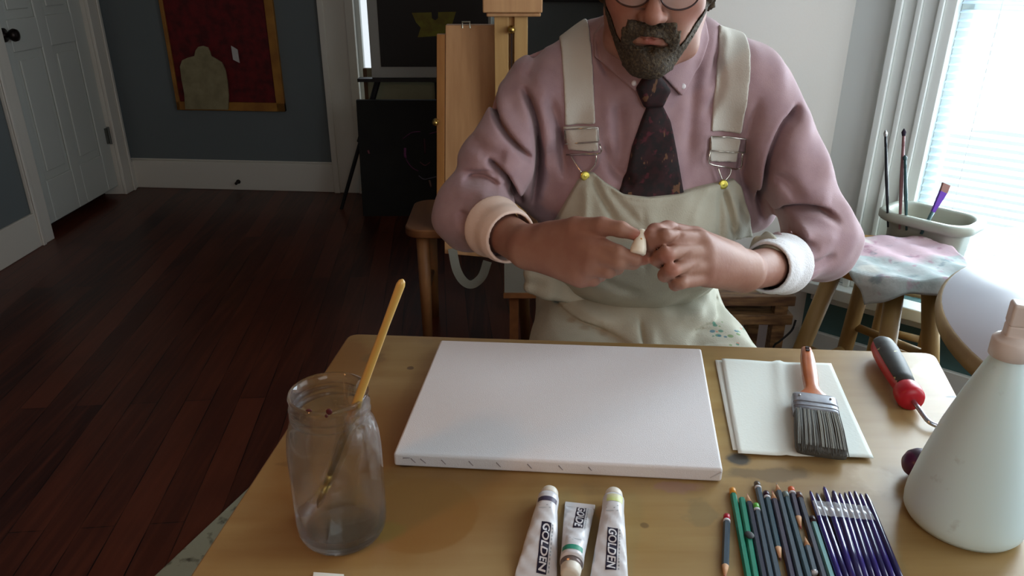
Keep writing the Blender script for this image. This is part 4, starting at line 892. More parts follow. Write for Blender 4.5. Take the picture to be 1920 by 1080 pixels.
def nets(fn, lo, hi, h, B=14):
    lo = np.array(lo, float); n = np.ceil((np.array(hi)-lo)/h/B).astype(int); N = n*B+1
    G = np.ones(tuple(N), np.float32); gi = np.stack(np.meshgrid(*[np.arange(k) for k in n], indexing='ij'), -1).reshape(-1, 3)
    cen = lo+(gi+.5)*B*h; R = B*h*.5*1.7321
    dc = np.concatenate([fn(cen[i:i+1]) for i in range(len(cen))]) if False else None
    ar = np.stack(np.meshgrid(*[np.arange(B+1)]*3, indexing='ij'), -1).reshape(-1, 3)
    dc = fn(cen)
    for (i, j, k), c0, d0 in zip(gi, cen, dc):
        sl = (slice(i*B, i*B+B+1), slice(j*B, j*B+B+1), slice(k*B, k*B+B+1))
        if abs(d0) > R*1.5+.006:
            if d0 < 0: G[i*B:i*B+B+1, j*B:j*B+B+1, k*B:k*B+B+1] = np.minimum(G[sl], -1e-3) if False else -1
            continue
        G[sl] = 0
    # second pass so that evaluated blocks overwrite
    for (i, j, k), c0, d0 in zip(gi, cen, dc):
        if abs(d0) > R*1.5+.006: continue
        P = lo+(ar+[i*B, j*B, k*B])*h
        G[i*B:i*B+B+1, j*B:j*B+B+1, k*B:k*B+B+1] = fn(P).reshape(B+1, B+1, B+1)
    G[0], G[-1], G[:, 0], G[:, -1], G[:, :, 0], G[:, :, -1] = 1, 1, 1, 1, 1, 1
    In = G < 0; cn = np.zeros(tuple(N-1), np.uint8); sh = [(a, b, c) for a in (0, 1) for b in (0, 1) for c in (0, 1)]
    for a, b, c in sh: cn += In[a:N[0]-1+a, b:N[1]-1+b, c:N[2]-1+c]
    ce = np.argwhere((cn > 0) & (cn < 8)); idx = np.full(tuple(N-1), -1, np.int32); idx[tuple(ce.T)] = np.arange(len(ce))
    cv = {o_: G[ce[:, 0]+o_[0], ce[:, 1]+o_[1], ce[:, 2]+o_[2]] for o_ in sh}
    acc = np.zeros((len(ce), 3)); cnt = np.zeros(len(ce))
    for a in sh:
        for ax_ in range(3):
            if a[ax_] == 1: continue
            b = list(a); b[ax_] = 1; b = tuple(b); va, vb = cv[a], cv[b]; m = (va < 0) != (vb < 0)
            t = np.where(m, va/np.where(m, va-vb, 1), 0); p = np.array(a, float)+np.zeros((len(ce), 3)); p[:, ax_] += t
            acc[m] += p[m]; cnt[m] += 1
    V = lo+(ce+acc/cnt[:, None])*h; Q = []
    for ax_ in range(3):
        o1, o2 = [(1, 2), (2, 0), (0, 1)][ax_]
        sa = [slice(None)]*3; sb_ = [slice(None)]*3; sa[ax_] = slice(0, -1); sb_[ax_] = slice(1, None)
        e_ = np.argwhere(In[tuple(sa)] != In[tuple(sb_)]); e_ = e_[(e_[:, o1] > 0) & (e_[:, o2] > 0) & (e_[:, o1] < N[o1]-1) & (e_[:, o2] < N[o2]-1)]
        fl_ = In[tuple(e_.T)]
        def at(d1, d2): q = e_.copy(); q[:, o1] -= d1; q[:, o2] -= d2; return idx[tuple(q.T)]
        q = np.stack([at(1, 1), at(0, 1), at(0, 0), at(1, 0)], 1); q[~fl_] = q[~fl_][:, ::-1]; Q.append(q)
    return V, np.vstack(Q)
def relax(V, Q, it=1, lam=.5):
    if it == 0: return V
    E = np.vstack([Q[:, [0, 1]], Q[:, [1, 2]], Q[:, [2, 3]], Q[:, [3, 0]]])
    for _ in range(it):
        A = np.zeros_like(V); C_ = np.zeros(len(V)); np.add.at(A, E[:, 0], V[E[:, 1]]); np.add.at(C_, E[:, 0], 1); np.add.at(A, E[:, 1], V[E[:, 0]]); np.add.at(C_, E[:, 1], 1)
        V = V+lam*(A/np.maximum(C_, 1)[:, None]-V)
    return V
def mkf(name, fn, lo, hi, h, m, parent, it=1, extra=None):
    V, Q = nets(fn, lo, hi, h); V = relax(V, Q, it)
    if extra is not None:
        V2, Q2 = extra; Q = np.vstack([Q, Q2+len(V)]); V = np.vstack([V, V2])
    org = ORI[parent]; me = bpy.data.meshes.new(name); me.vertices.add(len(V)); me.vertices.foreach_set('co', (V-org).astype(np.float32).ravel())
    me.loops.add(len(Q)*4); me.loops.foreach_set('vertex_index', Q.astype(np.int32).ravel()); me.polygons.add(len(Q))
    me.polygons.foreach_set('loop_start', np.arange(len(Q), dtype=np.int32)*4); me.polygons.foreach_set('use_smooth', [True]*len(Q)); me.update(calc_edges=True); me.validate()
    me.materials.append(m); o = bpy.data.objects.new(name, me); SC.collection.objects.link(o); o.parent = parent; ORI[o] = org; return o
def poly2(pts):
    """signed distance to a polygon in the X-Z plane"""
    q = np.array([[p[0], p[2]] for p in pts])
    def f(P):
        X = P[:, [0, 2]]; d = np.full(len(P), 1e9); ins = np.zeros(len(P), bool)
        for i in range(len(q)):
            a, b = q[i-1], q[i]; e = b-a; w_ = X-a; h = np.clip(w_@e/(e@e+1e-12), 0, 1); d = np.minimum(d, ((w_-h[:, None]*e)**2).sum(1))
            c = ((a[1] <= X[:, 1]) != (b[1] <= X[:, 1])); den = np.where(abs(b[1]-a[1]) < 1e-9, 1e-9, b[1]-a[1])
            ins ^= c & (X[:, 0] < a[0]+(X[:, 1]-a[1])*(b[0]-a[0])/den)
        return np.where(ins, -1, 1)*np.sqrt(d)
    return f
def smax(a, b, k): h = np.clip(.5-.5*(b-a)/k, 0, 1); return b*(1-h)+a*h+k*h*(1-h)

CX = .232
# --- joints
shR = np.array([.045, 1.36, 1.085]); elR = PD(884, 402, 1.30); cuR0 = PD(930, 428, 1.215); wrR = PD(984, 461, 1.135)
shL = np.array([.425, 1.36, 1.095]); elL = PD(1540, 448, 1.30); cuL0 = PD(1462, 496, 1.225); wrL = PD(1398, 509, 1.13)
def torso(o):
    """torso and arms; o shrinks (under the clothes) or keeps (shirt) the radii"""
    s = S()
    s.ell((CX, 1.395, .99), (.186+o, .132+o, .19+o), .05)
    s.ell((CX+.005, 1.375, .84), (.172+o, .142+o, .145+o), .06)
    s.ell((CX+.005, 1.44, .69), (.165+o, .125+o, .12+o), .06)
    s.cone((CX-.14, 1.385, 1.10), (CX+.15, 1.385, 1.11), .070+o, .072+o, .05)
    s.cone((CX-.075, 1.39, 1.150), (CX+.085, 1.39, 1.155), .064+o, .064+o, .05)
    s.cone(shR, shR*.45+elR*.55+[-.004, 0, .004], .066+o, .062+o, .045); s.cone(shR*.45+elR*.55, elR, .062+o, .058+o, .02)
    s.cone(shL, shL*.45+elL*.55+[.0, 0, .004], .068+o, .062+o, .045); s.cone(shL*.45+elL*.55, elL, .062+o, .054+o, .02)
    return s
shirt = torso(.0)
shirt.ell((CX+.012, 1.385, .915), (.212, .120, .125), .05)      # loose cloth at the flanks
shirt.cone((.052, 1.365, 1.06), (.035, 1.37, .93), .05, .045, .05); shirt.cone((.43, 1.365, 1.06), (.453, 1.37, .88), .05, .045, .05)
shirt.cone(elR, cuR0, .056, .045, .03); shirt.cone(elL, cuL0, .057, .046, .03)
shirt.ell(elR+[-.004, .0, .002], (.050, .05, .050), .03); shirt.ell(elL+[.004, 0, -.014], (.050, .052, .056), .03)
shirt.cone((CX-.01, 1.345, 1.13), (CX-.008, 1.332, 1.197), .070, .070, .035)      # collar stand
def hit(x, y, f=None, z0=.8, z1=1.9):
    """where the ray through a pixel meets the figure"""
    f = f or shirt; r = ray(x, y); T_ = np.arange(z0, z1, .004); P = O+T_[:, None]*r; d = np.concatenate([f(P[i:i+8]) for i in range(0, len(P), 8)]); m = np.argmax(d < 0)
    if d[m] >= 0: return PY(x, y, 1.30)
    t0_, t1_ = T_[m-1], T_[m]; k = d[m-1]/(d[m-1]-d[m]); return O+r*(t0_+(t1_-t0_)*k)

base = S(); base.p = list(shirt.p)
def G(pts, w, a, Y=1.28): shirt.groove([hit(x, y, base) for x, y in pts], w, a*(1.45 if a > 0 else 1))
# folds of the sleeve on the left of the picture
G([(926, 160), (925, 200), (950, 254), (1003, 306)], .0048, .020, 1.27); G([(940, 150), (942, 205), (968, 245), (1002, 282)], .013, -.0050, 1.27)
G([(980, 160), (998, 204), (1008, 250), (1011, 320), (999, 385)], .0065, .022, 1.27); G([(998, 130), (1025, 189), (1045, 300)], .014, -.0055, 1.27)
G([(1027, 174), (1050, 254), (1066, 345)], .010, .012, 1.27)
G([(912, 300), (950, 338), (978, 380)], .0048, .024, 1.24); G([(905, 320), (940, 356), (960, 390)], .009, -.0050, 1.22); G([(940, 344), (966, 386)], .005, .016, 1.2)
G([(865, 341), (909, 337), (940, 354)], .005, .013, 1.24); G([(862, 324), (918, 325), (935, 335)], .0042, .006, 1.24); G([(850, 370), (885, 352), (920, 362)], .009, -.0033, 1.24)
G([(868, 395), (875, 440)], .010, .006, 1.2); G([(845, 300), (880, 285), (905, 290)], .010, -.0033, 1.26); G([(880, 260), (920, 290), (950, 300)], .012, .006, 1.26)
G([(1015, 90), (1000, 120), (985, 160)], .010, .007, 1.28); G([(955, 130), (985, 110), (1010, 80)], .012, -.0028, 1.3)
# sleeve on the right
G([(1500, 195), (1490, 220), (1473, 242), (1452, 300), (1441, 365), (1441, 425)], .0065, .020, 1.27); G([(1530, 200), (1498, 250), (1480, 320)], .016, -.0044, 1.27)
G([(1440, 420), (1475, 404), (1504, 393), (1545, 398), (1578, 420)], .005, .020, 1.25); G([(1460, 372), (1510, 364), (1560, 380)], .014, -.0055, 1.25); G([(1450, 330), (1480, 345), (1500, 380)], .010, .008, 1.25)
G([(1470, 440), (1500, 462), (1540, 470)], .008, .008, 1.22); G([(1480, 425), (1525, 432), (1575, 450)], .010, -.0039, 1.22); G([(1490, 500), (1530, 500), (1570, 480)], .008, .007, 1.22)
G([(1540, 230), (1565, 290), (1590, 350)], .010, .006, 1.27); G([(1410, 250), (1425, 320), (1420, 390)], .012, -.0044, 1.27); G([(1425, 180), (1405, 260), (1398, 330)], .008, .006, 1.27)
# chest
G([(1118, 110), (1140, 190), (1150, 300)], .012, -.0028, 1.25); G([(1160, 180), (1165, 260), (1158, 340)], .012, .008, 1.25); G([(1130, 260), (1150, 320), (1190, 345)], .010, .007, 1.25)
G([(1310, 110), (1300, 180), (1290, 330)], .010, .005, 1.25); G([(1330, 150), (1322, 240), (1318, 320)], .012, -.0033, 1.25); G([(1345, 100), (1350, 160), (1320, 230)], .008, .006, 1.25)
G([(1120, 60), (1125, 110), (1148, 150)], .006, .006, 1.27); G([(1350, 50), (1345, 110), (1330, 170)], .007, .006, 1.28); G([(1385, 300), (1400, 350), (1412, 400)], .010, .007, 1.27)
def wrinkle(P):
    x, y, z = P.T; return .0016*np.sin(x*46+z*61+2*np.sin(y*31))*np.sin(z*38-x*23+1.3)+.0010*np.sin(x*95-z*70+y*60)
shirt.fn(wrinkle, (CX, 1.3, .95), 1.0)
def shirtf(P):
    d = shirt(P)
    # hollow neck and cuffs
    return d
# --- head (local frame: x right of picture, -y forward, z up)
hc = np.array([.2255, 1.262, 1.276])
MH = np.array((Euler((math.radians(12), math.radians(3), math.radians(-11))).to_matrix()))
def hw(p): return hc+MH @ np.array(p, float)
class HS(S):
    def cone(s, a, b, *k_, **kw): return S.cone(s, hw(a), hw(b), *k_, **kw)
    def ell(s, c, r, k=.01, op='u', rot=None):
        c = hw(c); r = np.array(r, float); M = MH if rot is None else MH @ np.array(Euler([math.radians(x) for x in rot]).to_matrix())
        def f(P):
            q = (P-c) @ M; k0 = np.linalg.norm(q/r, axis=1); k1 = np.linalg.norm(q/(r*r), axis=1)+1e-9; return k0*(k0-1)/k1
        s.p.append((op, k, f, c, r.max())); return s
def headprims(s):
    s.ell((0, .018, .045), (.077, .098, .085), .02); s.ell((0, -.030, -.02), (.070, .062, .088), .03)
    s.ell((0, -.076, -.098), (.024, .018, .018), .025)
    for q in (-1, 1):
        s.cone((q*.062, .0, -.045), (q*.053, -.030, -.085), .018, .017, .025); s.cone((q*.053, -.030, -.085), (q*.014, -.074, -.106), .017, .013, .02)
        s.ell((q*.048, -.064, -.012), (.024, .020, .020), .025); s.ell((q*.034, -.074, -.045), (.018, .018, .026), .022)
        s.cone((q*.012, -.086, .032), (q*.042, -.074, .032), .010, .009, .015)
        s.ell((q*.031, -.096, .013), (.017, .017, .011), .012, 's')
        s.ell((q*.0795, .012, .0), (.009, .019, .031), .008, rot=(0, 0, q*18)); s.ell((q*.083, .004, .002), (.005, .010, .018), .005, 's')
    s.cone((0, -.090, .028), (0, -.113, -.018), .0080, .0115, .012); s.ell((0, -.114, -.021), (.0125, .012, .0105), .008)
    for q in (-1, 1):
        s.ell((q*.0135, -.103, -.024), (.0085, .011, .0080), .006); s.ell((q*.007, -.108, -.033), (.0038, .006, .003), .003, 's')
    s.cone((-.020, -.090, -.0535), (-.006, -.0975, -.052), .0050, .0058, .006); s.cone((.020, -.090, -.0535), (.006, -.0975, -.052), .0050, .0058, .006)
    s.cone((-.017, -.089, -.063), (.017, -.089, -.063), .0060, .0060, .006); s.ell((0, -.093, -.063), (.012, .006, .0055), .006)
    s.cone((-.022, -.094, -.0555), (0, -.0975, -.0580), .0011, .0011, .003, 's'); s.cone((.022, -.094, -.0555), (0, -.0975, -.0580), .0011, .0011, .003, 's'); s.cone((0, -.090, -.077), (0, -.086, -.077), .006, .008, .012, 's')
    return s
body = torso(-.032)
headprims_list = headprims(HS()).p
body.p += headprims_list
body.cone(hw((0, .02, -.05)), (CX-.004, 1.375, 1.12), .058, .064, .03)
body.cone(elR, cuR0, .034, .033, .02); body.cone(cuR0, wrR, .033, .0305, .02); body.cone(elL, cuL0, .034, .032, .02); body.cone(cuL0, wrL, .032, .029, .02)
# --- hands: metacarpals, fingers, thumb;   every chain is a list of (pixel x, y, view depth, radius)
def hand(wr, kn, fingers, thumb, extra=()):
    wrist = PD(*wr[:3])
    for (x, y, z, r), ch in zip(kn, fingers):
        k_ = PD(x, y, z); body.cone(wrist+(k_-wrist)*.10, k_, wr[3]*.86, r*1.32, .013)
        prev, pr = k_, r*1.16
        for (a, b, c, rr_) in ch:
            q = PD(a, b, c); body.cone(prev, q, pr, rr_, .0035); prev, pr = q, rr_
    prev, pr = PD(*thumb[0][:3]), thumb[0][3]
    for (a, b, c, rr_) in thumb[1:]:
        q = PD(a, b, c); body.cone(prev, q, pr, rr_, .006); prev, pr = q, rr_
    for (a, b, c, rr_), (a2, b2, c2, r2) in extra: body.cone(PD(a, b, c), PD(a2, b2, c2), rr_, r2, .012)
hand((984, 461, 1.135, .0315), [(1112, 457, 1.045, .0120), (1112, 478, 1.043, .0125), (1104, 501, 1.052, .0115), (1090, 520, 1.068, .0105)],
     [[(1160, 474, 1.018, .0104), (1192, 487, 1.018, .0092), (1210, 486, 1.030, .0078)], [(1160, 491, 1.022, .0108), (1187, 493, 1.036, .0094), (1200, 487, 1.055, .0080)],
      [(1140, 508, 1.040, .0104), (1158, 503, 1.066, .009), (1156, 494, 1.085, .008)], [(1112, 524, 1.064, .0098), (1126, 517, 1.086, .0085), (1124, 508, 1.098, .0078)]],
     [(1015, 448, 1.12, .024), (1080, 428, 1.062, .0160), (1128, 424, 1.034, .0122), (1164, 430, 1.022, .0104), (1194, 441, 1.018, .0080)],
     [((1030, 450, 1.10, .022), (1095, 455, 1.055, .016)), ((1030, 480, 1.11, .020), (1085, 512, 1.07, .016))])
hand((1398, 509, 1.13, .030), [(1312, 452, 1.048, .0120), (1322, 474, 1.040, .0120), (1324, 497, 1.040, .0113), (1322, 519, 1.048, .0105)],
     [[(1246, 444, 1.012, .0112), (1222, 456, 1.022, .0092), (1216, 470, 1.036, .0082)], [(1250, 476, 1.003, .0112), (1232, 486, 1.024, .0095), (1240, 494, 1.048, .0085)],
      [(1260, 505, 1.003, .0108), (1246, 516, 1.026, .0092), (1258, 518, 1.050, .0082)], [(1276, 529, 1.014, .0096), (1266, 534, 1.036, .0084), (1278, 530, 1.056, .0075)]],
     [(1370, 480, 1.11, .022), (1304, 445, 1.068, .0145), (1252, 430, 1.045, .0115), (1228, 434, 1.026, .0105), (1219, 440, 1.014, .0088)],
     [((1370, 500, 1.10, .021), (1320, 470, 1.05, .016)), ((1368, 515, 1.11, .019), (1322, 512, 1.06, .015))])
def cr(pts, w=.0016, a=.0016, Z=1.03): body.groove([PD(x, y, Z) for x, y in pts], w, a)
for p_ in ([(1246, 459), (1262, 452), (1284, 440)], [(1244, 494), (1270, 486), (1296, 472)], [(1262, 520), (1284, 512), (1312, 498)]): cr(p_, .0030, .0034, 1.01)
for p_ in ([(1232, 437), (1238, 452)], [(1240, 470), (1246, 486)], [(1196, 478), (1190, 488)], [(1148, 474), (1156, 464)]): cr(p_, .002, .0009, 1.01)
# fingernails
def nail(x, y, Z, r, nm='fingernail'): return ball(PD(x, y, Z), r, 8)
skin = mat('skin', srgb(156, 116, 98), .55, sub=.05, col2=srgb(142, 98, 82), nscale=18, bump=.12, bscale=160)
g = NG(skin); nz_ = hw((0, -.112, -.018)); 
PR = np.array([CX, 1.40, 0])
person = thing('person', PR, 'bearded person in glasses, pink shirt, maroon tie and off-white overalls, seated behind the table', 'person')
def off(c, col, r, a, soft=.9): g.spot(tuple(np.array(c)-PR), r, col, a, soft)
off(hw((-.045, -.07, -.02)), srgb(180, 100, 82), .03, .5); off(hw((.045, -.07, -.02)), srgb(180, 104, 92), .03, .5); off(nz_, srgb(184, 104, 84), .02, .5)
off(hw((0, -.097, -.062)), srgb(160, 82, 76), .020, .6); 
for q in ((1216, 437, 1.02), (1206, 484, 1.02), (1196, 446, 1.01), (1250, 480, 1.0), (1262, 508, 1.0)): off(PD(*q), srgb(186, 96, 80), .014, .45)
# upper legs of the body, seated
kR = np.array([.06, 1.02, .585]); kL = np.array([.42, 1.02, .585]); hR = np.array([.15, 1.42, .64]); hL = np.array([.32, 1.42, .64])
for h_, k_, a_ in ((hR, kR, (.06, 1.08, .16)), (hL, kL, (.42, 1.08, .16))):
    body.cone(h_, k_, .078, .056, .03); body.cone(k_, a_, .052, .036, .02); body.cone(np.array(a_)+[0, .02, -.04], np.array(a_)+[0, -.12, -.115], .036, .028, .02)
body_o = mkf('body', body, (-.17, .90, .02), (.66, 1.60, 1.46), .0026, skin, person, it=1)
for q in (-1, 1):
    e_ = mk('eye', ball(hw((q*.031, -.0765, .012)), .0118, 12), mat('eye_white', srgb(220, 214, 206), .2), person, smooth=True)
    pr = hw((q*.031, -.0765, .012)); fd_ = MH @ np.array([0, -1, -.45]); mk('iris', lathe(pr+fd_*.0108, [(.0055, 0), (.0050, .0009), (.0002, .0012)], 20, fd_), mat('brown_iris', srgb(60, 40, 28), .2), e_, smooth=True)
    mk('eyelid', [lathe(pr, [(.0126*math.cos(t_), .0126*math.sin(t_)) for t_ in np.linspace(-.1, 1.5, 8)], 20, MH @ np.array([0, -.65, .76]), close=False)], skin, person, smooth=True)
# nails
nl = mat('fingernail', srgb(206, 150, 130), .3)
# --- beard, moustache and hair: the head's own surface, a little thicker
hd_only = S(); hd_only.p = headprims_list
def loc(P): return (P-hc) @ MH
def nz3(P, s): x, y, z = (P*s).T; return np.sin(x+1.7*np.sin(y*1.3))*np.sin(y*1.1+z)+.6*np.sin(2.3*z+x*1.9)*np.sin(y*2.1-x)
def beardf(P):
    d = hd_only(P); q = loc(P); X = abs(q[:, 0]); x, y, z = q.T
    thick = .0022+.0036*np.exp(-((z+.098)/.022)**2)*np.exp(-(X/.034)**2)+.0025*np.exp(-((z+.046)/.010)**2)*(X < .036)+.0007*nz3(P, 620)+.0004*nz3(P, 1300)
    mous = np.maximum.reduce([X-(.037-.0*z), z+.0355-.10*X+.0*x, -(z+.0535)+.0-np.clip(X-.016, 0, 1)*1.2])     # band under the nose
    side = np.maximum(np.abs(X-.036)-.0080, np.abs(z+.066)-.022)                                                # beside the mouth
    chin = np.maximum.reduce([z+.0735-np.clip(X-.016, 0, .03)*.4, -z-.15, X-.040])                                             # chin and underside
    jaw = np.maximum.reduce([-(X-.030), z-(-.098+(X-.030)*1.75), -(z-(-.124+(X-.030)*1.75)+0*X), y-.012-.0*z])                                     # jaw line up to the ears
    reg = np.minimum(np.minimum(mous, side), np.minimum(chin, jaw))+.0010*nz3(P, 330)
    lips = np.sqrt((x/.0185)**2+((z+.0585)/.0065)**2)-1; reg = np.maximum(reg, -lips*.006)
    reg = np.maximum(reg, y-.02)
    return np.maximum(d-thick, reg)
hb0 = hc+np.array([-.13, -.17, -.19]); hb1 = hc+np.array([.13, .16, .17])
mhair = mat('dark_beard_hair', srgb(56, 47, 36), .8, col2=srgb(92, 80, 60), nscale=260, detail=3, lo=.45, hi=.7, bump=.9, bscale=500)
mkf('beard', beardf, hb0, hc+np.array([.13, .12, .06]), .0022, mhair, person, it=0)
def hairf(P):
    d = hd_only(P); q = loc(P); X = abs(q[:, 0]); x, y, z = q.T
    th = .010+.008*np.clip((z-.02)/.08, 0, 1)+.0016*nz3(P, 260)+.0008*nz3(P, 640)
    reg = np.minimum.reduce([np.maximum(.072-z-.0*y, -1), np.maximum(-(y-.018)-.0, -(z+.045)), np.maximum.reduce([-(X-.066), -(y+.012), -(z+.002)])])
    reg = np.maximum(reg, -(y+.075)-0*z+np.where(z > .055, 0, .0))+.0022*nz3(P, 210)
    ear = np.sqrt(((X-.086)/.02)**2+((y-.010)/.022)**2+((z)/.034)**2)-1
    return np.maximum(np.maximum(d-th, reg), -ear*.02)
mkf('hair', hairf, hb0, hb1+[0.01, .03, .02], .003, mhair, person, it=0)
mk('eyebrow', [sweep([hw((q*.016, -.092, .036)), hw((q*.034, -.087, .041)), hw((q*.050, -.072, .036))], [.003, .0038, .002], 8) for q in (-1,)], mhair, person, smooth=True)
mk('eyebrow', [sweep([hw((q*.016, -.092, .036)), hw((q*.034, -.087, .041)), hw((q*.050, -.072, .036))], [.003, .0038, .002], 8) for q in (1,)], mhair, person, smooth=True)
# --- glasses
mfr = mat('dark_glasses_frame', srgb(48, 24, 24), .3)
gx = bpy.data.objects.new('glasses', None); SC.collection.objects.link(gx); gx.parent = person; ORI[gx] = ORI[person]
for q in (-1, 1):
    rim = [hw((q*.0345+.0275*math.cos(a)*(1 if abs(math.cos(a)) < .2 else 1), -.112+.013*(math.cos(a)*q*.5+.5)**2, .0125+.0225*np.sign(math.sin(a))*abs(math.sin(a))**.85)) for a in np.linspace(0, 2*math.pi, 40, endpoint=False)]
    mk('lens_rim', sweep(rim, .0013, 8, closed=True, cap=False), mfr, gx, smooth=True)
    mk('lens', [(np.array(rim), [tuple(range(40))])], mat('spectacle_glass', (.97, .97, .98, 1), .02, alpha=.12, spec=.8), gx)
    mk('temple', sweep([hw((q*.062, -.100, .018)), hw((q*.071, -.085, .020)), hw((q*.086, .0, .018)), hw((q*.084, .022, .004))], .0014, 8), mfr, gx, smooth=True)
mk('bridge', sweep([hw((-.0075, -.113, .014)), hw((0, -.116, .018)), hw((.0075, -.113, .014))], .0013, 8), mfr, gx, smooth=True)

# --- shirt
m_shirt = mat('pink_oxford_cloth', srgb(164, 136, 140), .85, bump=.25, bscale=700, col2=srgb(154, 126, 132), nscale=30, sheen=.2)
nkc = hw((0, .02, -.05)); nke = np.array([CX-.004, 1.375, 1.12])
dR = (wrR-cuR0)/np.linalg.norm(wrR-cuR0); dL_ = (wrL-cuL0)/np.linalg.norm(wrL-cuL0)
def shirt_mesh(P):
    d = shirt(P)
    ba = nkc-nke; pa = P-nke; h = np.clip(pa@ba/(ba@ba), -.2, 1.3); nk = np.linalg.norm(pa-h[:, None]*ba, axis=1)-.0605
    top = P[:, 2]-1.222
    for c_, dd_ in ((cuR0, dR), (cuL0, dL_)):      # the sleeve ends inside its cuff
        pa = P-c_; m = (np.linalg.norm(pa, axis=1) < .085) & ((pa@dd_) > 0); d = np.where(m, np.maximum(d, pa@dd_-.006), d)
    return np.maximum(smax(d, -np.where(P[:, 2] > 1.13, nk, 1), .004), top)
mkf('shirt', shirt_mesh, (-.17, 1.06, .62), (.66, 1.60, 1.24), .0027, m_shirt, person, it=1)
# collar leaves
def region(pxs, f=shirt): return poly2([hit(x, y, f) for x, y in pxs])
def layer(base, t, reg, k=.002): return lambda P: smax(base(P)-t, reg(P), k)
rL = poly2([PY(x, y, 1.262) for x, y in ((1146, 42), (1122, 70), (1120, 112), (1192, 172), (1222, 144), (1196, 112), (1172, 75), (1165, 40))])
rR = poly2([PY(x, y, 1.262) for x, y in ((1347, 40), (1346, 80), (1322, 132), (1283, 184), (1240, 140), (1275, 112), (1305, 74), (1325, 38))])
colsurf = lambda P: smax(shirt(P)-.0085, -(nkd(P)), .001)
def nkd(P):
    ba = nkc-nke; pa = P-nke; h = np.clip(pa@ba/(ba@ba), -.2, 1.4); return np.linalg.norm(pa-h[:, None]*ba, axis=1)-.0605
for nm, r_ in (('collar_leaf', rL), ('collar_leaf', rR)):
    mkf(nm, (lambda rr_: lambda P: np.maximum(smax(colsurf(P), rr_(P), .002), P[:, 1]-1.40))(r_), (.05, 1.10, 1.08), (.42, 1.42, 1.235), .0022, m_shirt, person, it=1)
mbt = mat('pearl_button', srgb(226, 220, 224), .25)
for x, y in ((1189, 156), (1281, 162)):
    p = hit(x, y, lambda P: shirt(P)-.0085); mk('collar_button', lathe(p+[0, .001, 0], [(.0042, 0), (.0046, .001), (.0042, .0022), (.001, .0018)], 16, (0, -1, .1)), mbt, person, smooth=True)
# cuffs: open rings around the wrists
def cuff(c0, w_, r0, r1, col, nm, parent, flare=0):
    d = (w_-c0); L_ = np.linalg.norm(d); d /= L_
    def f(P):
        pa = P-c0; h = pa@d; rad = np.linalg.norm(pa-h[:, None]*d, axis=1); u = np.clip((h+.0)/L_, -.3, 1.3); R_ = r0+(r1-r0)*u+.0009*np.sin(h*150+rad*40)
        return smax(np.abs(rad-R_)-.0026, np.maximum(-h-.010, h-L_), .002)
    c = (c0+w_)/2; return mkf(nm, f, c-.075, c+.075, .0021, col, parent, it=1)
m_cf = mat('cream_cuff', srgb(226, 202, 188), .85, bump=.3, bscale=600); m_cf2 = mat('white_cuff', srgb(226, 226, 228), .85, bump=.6, bscale=300)
cuff(cuR0-dR*.002, cuR0+dR*.054, .0470, .0400, m_cf, 'cuff', person); cuff(cuL0-dL_*.006, cuL0+dL_*.054, .0465, .0385, m_cf2, 'cuff', person)
p = PD(1430, 520, 1.137); mk('cuff_buttonhole', sweep([PD(1428, 512, 1.128), PD(1430, 524, 1.13)], .0013, 6), mat('buttonhole_thread', srgb(110, 116, 120), .8), person, smooth=True)

# --- tie
m_tie = mat('maroon_tie', srgb(40, 11, 16), .8, col2=srgb(20, 9, 12), nscale=70, detail=2, lo=.4, hi=.6)
g = NG(m_tie); g.mix(g.step(g.noise(90, 2, stretch=(1, 1, .35), rot=(0, .6, 0)), .655, .69, .8), srgb(108, 76, 52)); g.mix(g.step(g.noise(60, 3, off=(3, 3, 3)), .62, .68, .6), srgb(88, 26, 40))
def TY(pp, Y=1.25): return poly2([PY(x, y, Y) for x, y in pp])
blade = TY([(1219, 200), (1246, 200), (1262, 232), (1272, 290), (1284, 380), (1150, 380), (1176, 330), (1187, 280), (1205, 232)])
knot = TY([(1197, 170), (1208, 152), (1224, 143), (1242, 143), (1266, 176), (1262, 182), (1250, 206), (1214, 208)], 1.235)
mkf('tie', lambda P: np.minimum(smax(shirt(P)-.010, blade(P), .004), smax(shirt(P)-.020, knot(P), .010)), (.10, 1.10, .90), (.42, 1.36, 1.20), .0024, m_tie, person, it=1)

# --- overalls
m_ov = mat('offwhite_canvas_cloth', srgb(184, 182, 166), .85, bump=.35, bscale=420, col2=srgb(168, 166, 150), nscale=10)
pants = S()
pants.ell((CX+.005, 1.44, .69), (.178, .140, .125), .05)
pants.cone(hR+[0, 0, .005], kR+[0, 0, .01], .094, .074, .04); pants.cone(hL+[0, 0, .005], kL+[0, 0, .01], .094, .074, .04)
pants.cone(kR, (.06, 1.08, .16), .070, .060, .03); pants.cone(kL, (.42, 1.08, .16), .070, .060, .03)
pants.ell((CX+.005, 1.335, .700), (.15, .12, .045), .03); pants.ell((CX+.005, 1.24, .655), (.15, .14, .045), .05)
def GP(pts, w_, a, Y=1.25): pants.groove([PY(x, y, Y) for x, y in pts], w_, a)
GP([(1020, 590), (1100, 600), (1185, 618)], .006, .009); GP([(1040, 615), (1090, 625), (1120, 645)], .006, .007); GP([(1195, 582), (1196, 645)], .0035, .006); GP([(1215, 585), (1212, 645)], .008, -.003)
GP([(1270, 610), (1330, 600), (1385, 592)], .006, .008); GP([(1300, 625), (1340, 615), (1400, 625)], .008, -.006); GP([(1010, 560), (1080, 575), (1160, 590)], .008, -.006); GP([(1250, 590), (1320, 575), (1380, 555)], .009, -.006)
pants.fn(wrinkle, (CX, 1.2, .6), 1.2)
pants_o = mkf('overalls', lambda P: smax(pants(P), np.maximum(P[:, 2]-.80, .10-P[:, 2]), .004), (-.05, .92, .08), (.56, 1.62, .82), .0036, m_ov, person, it=2)
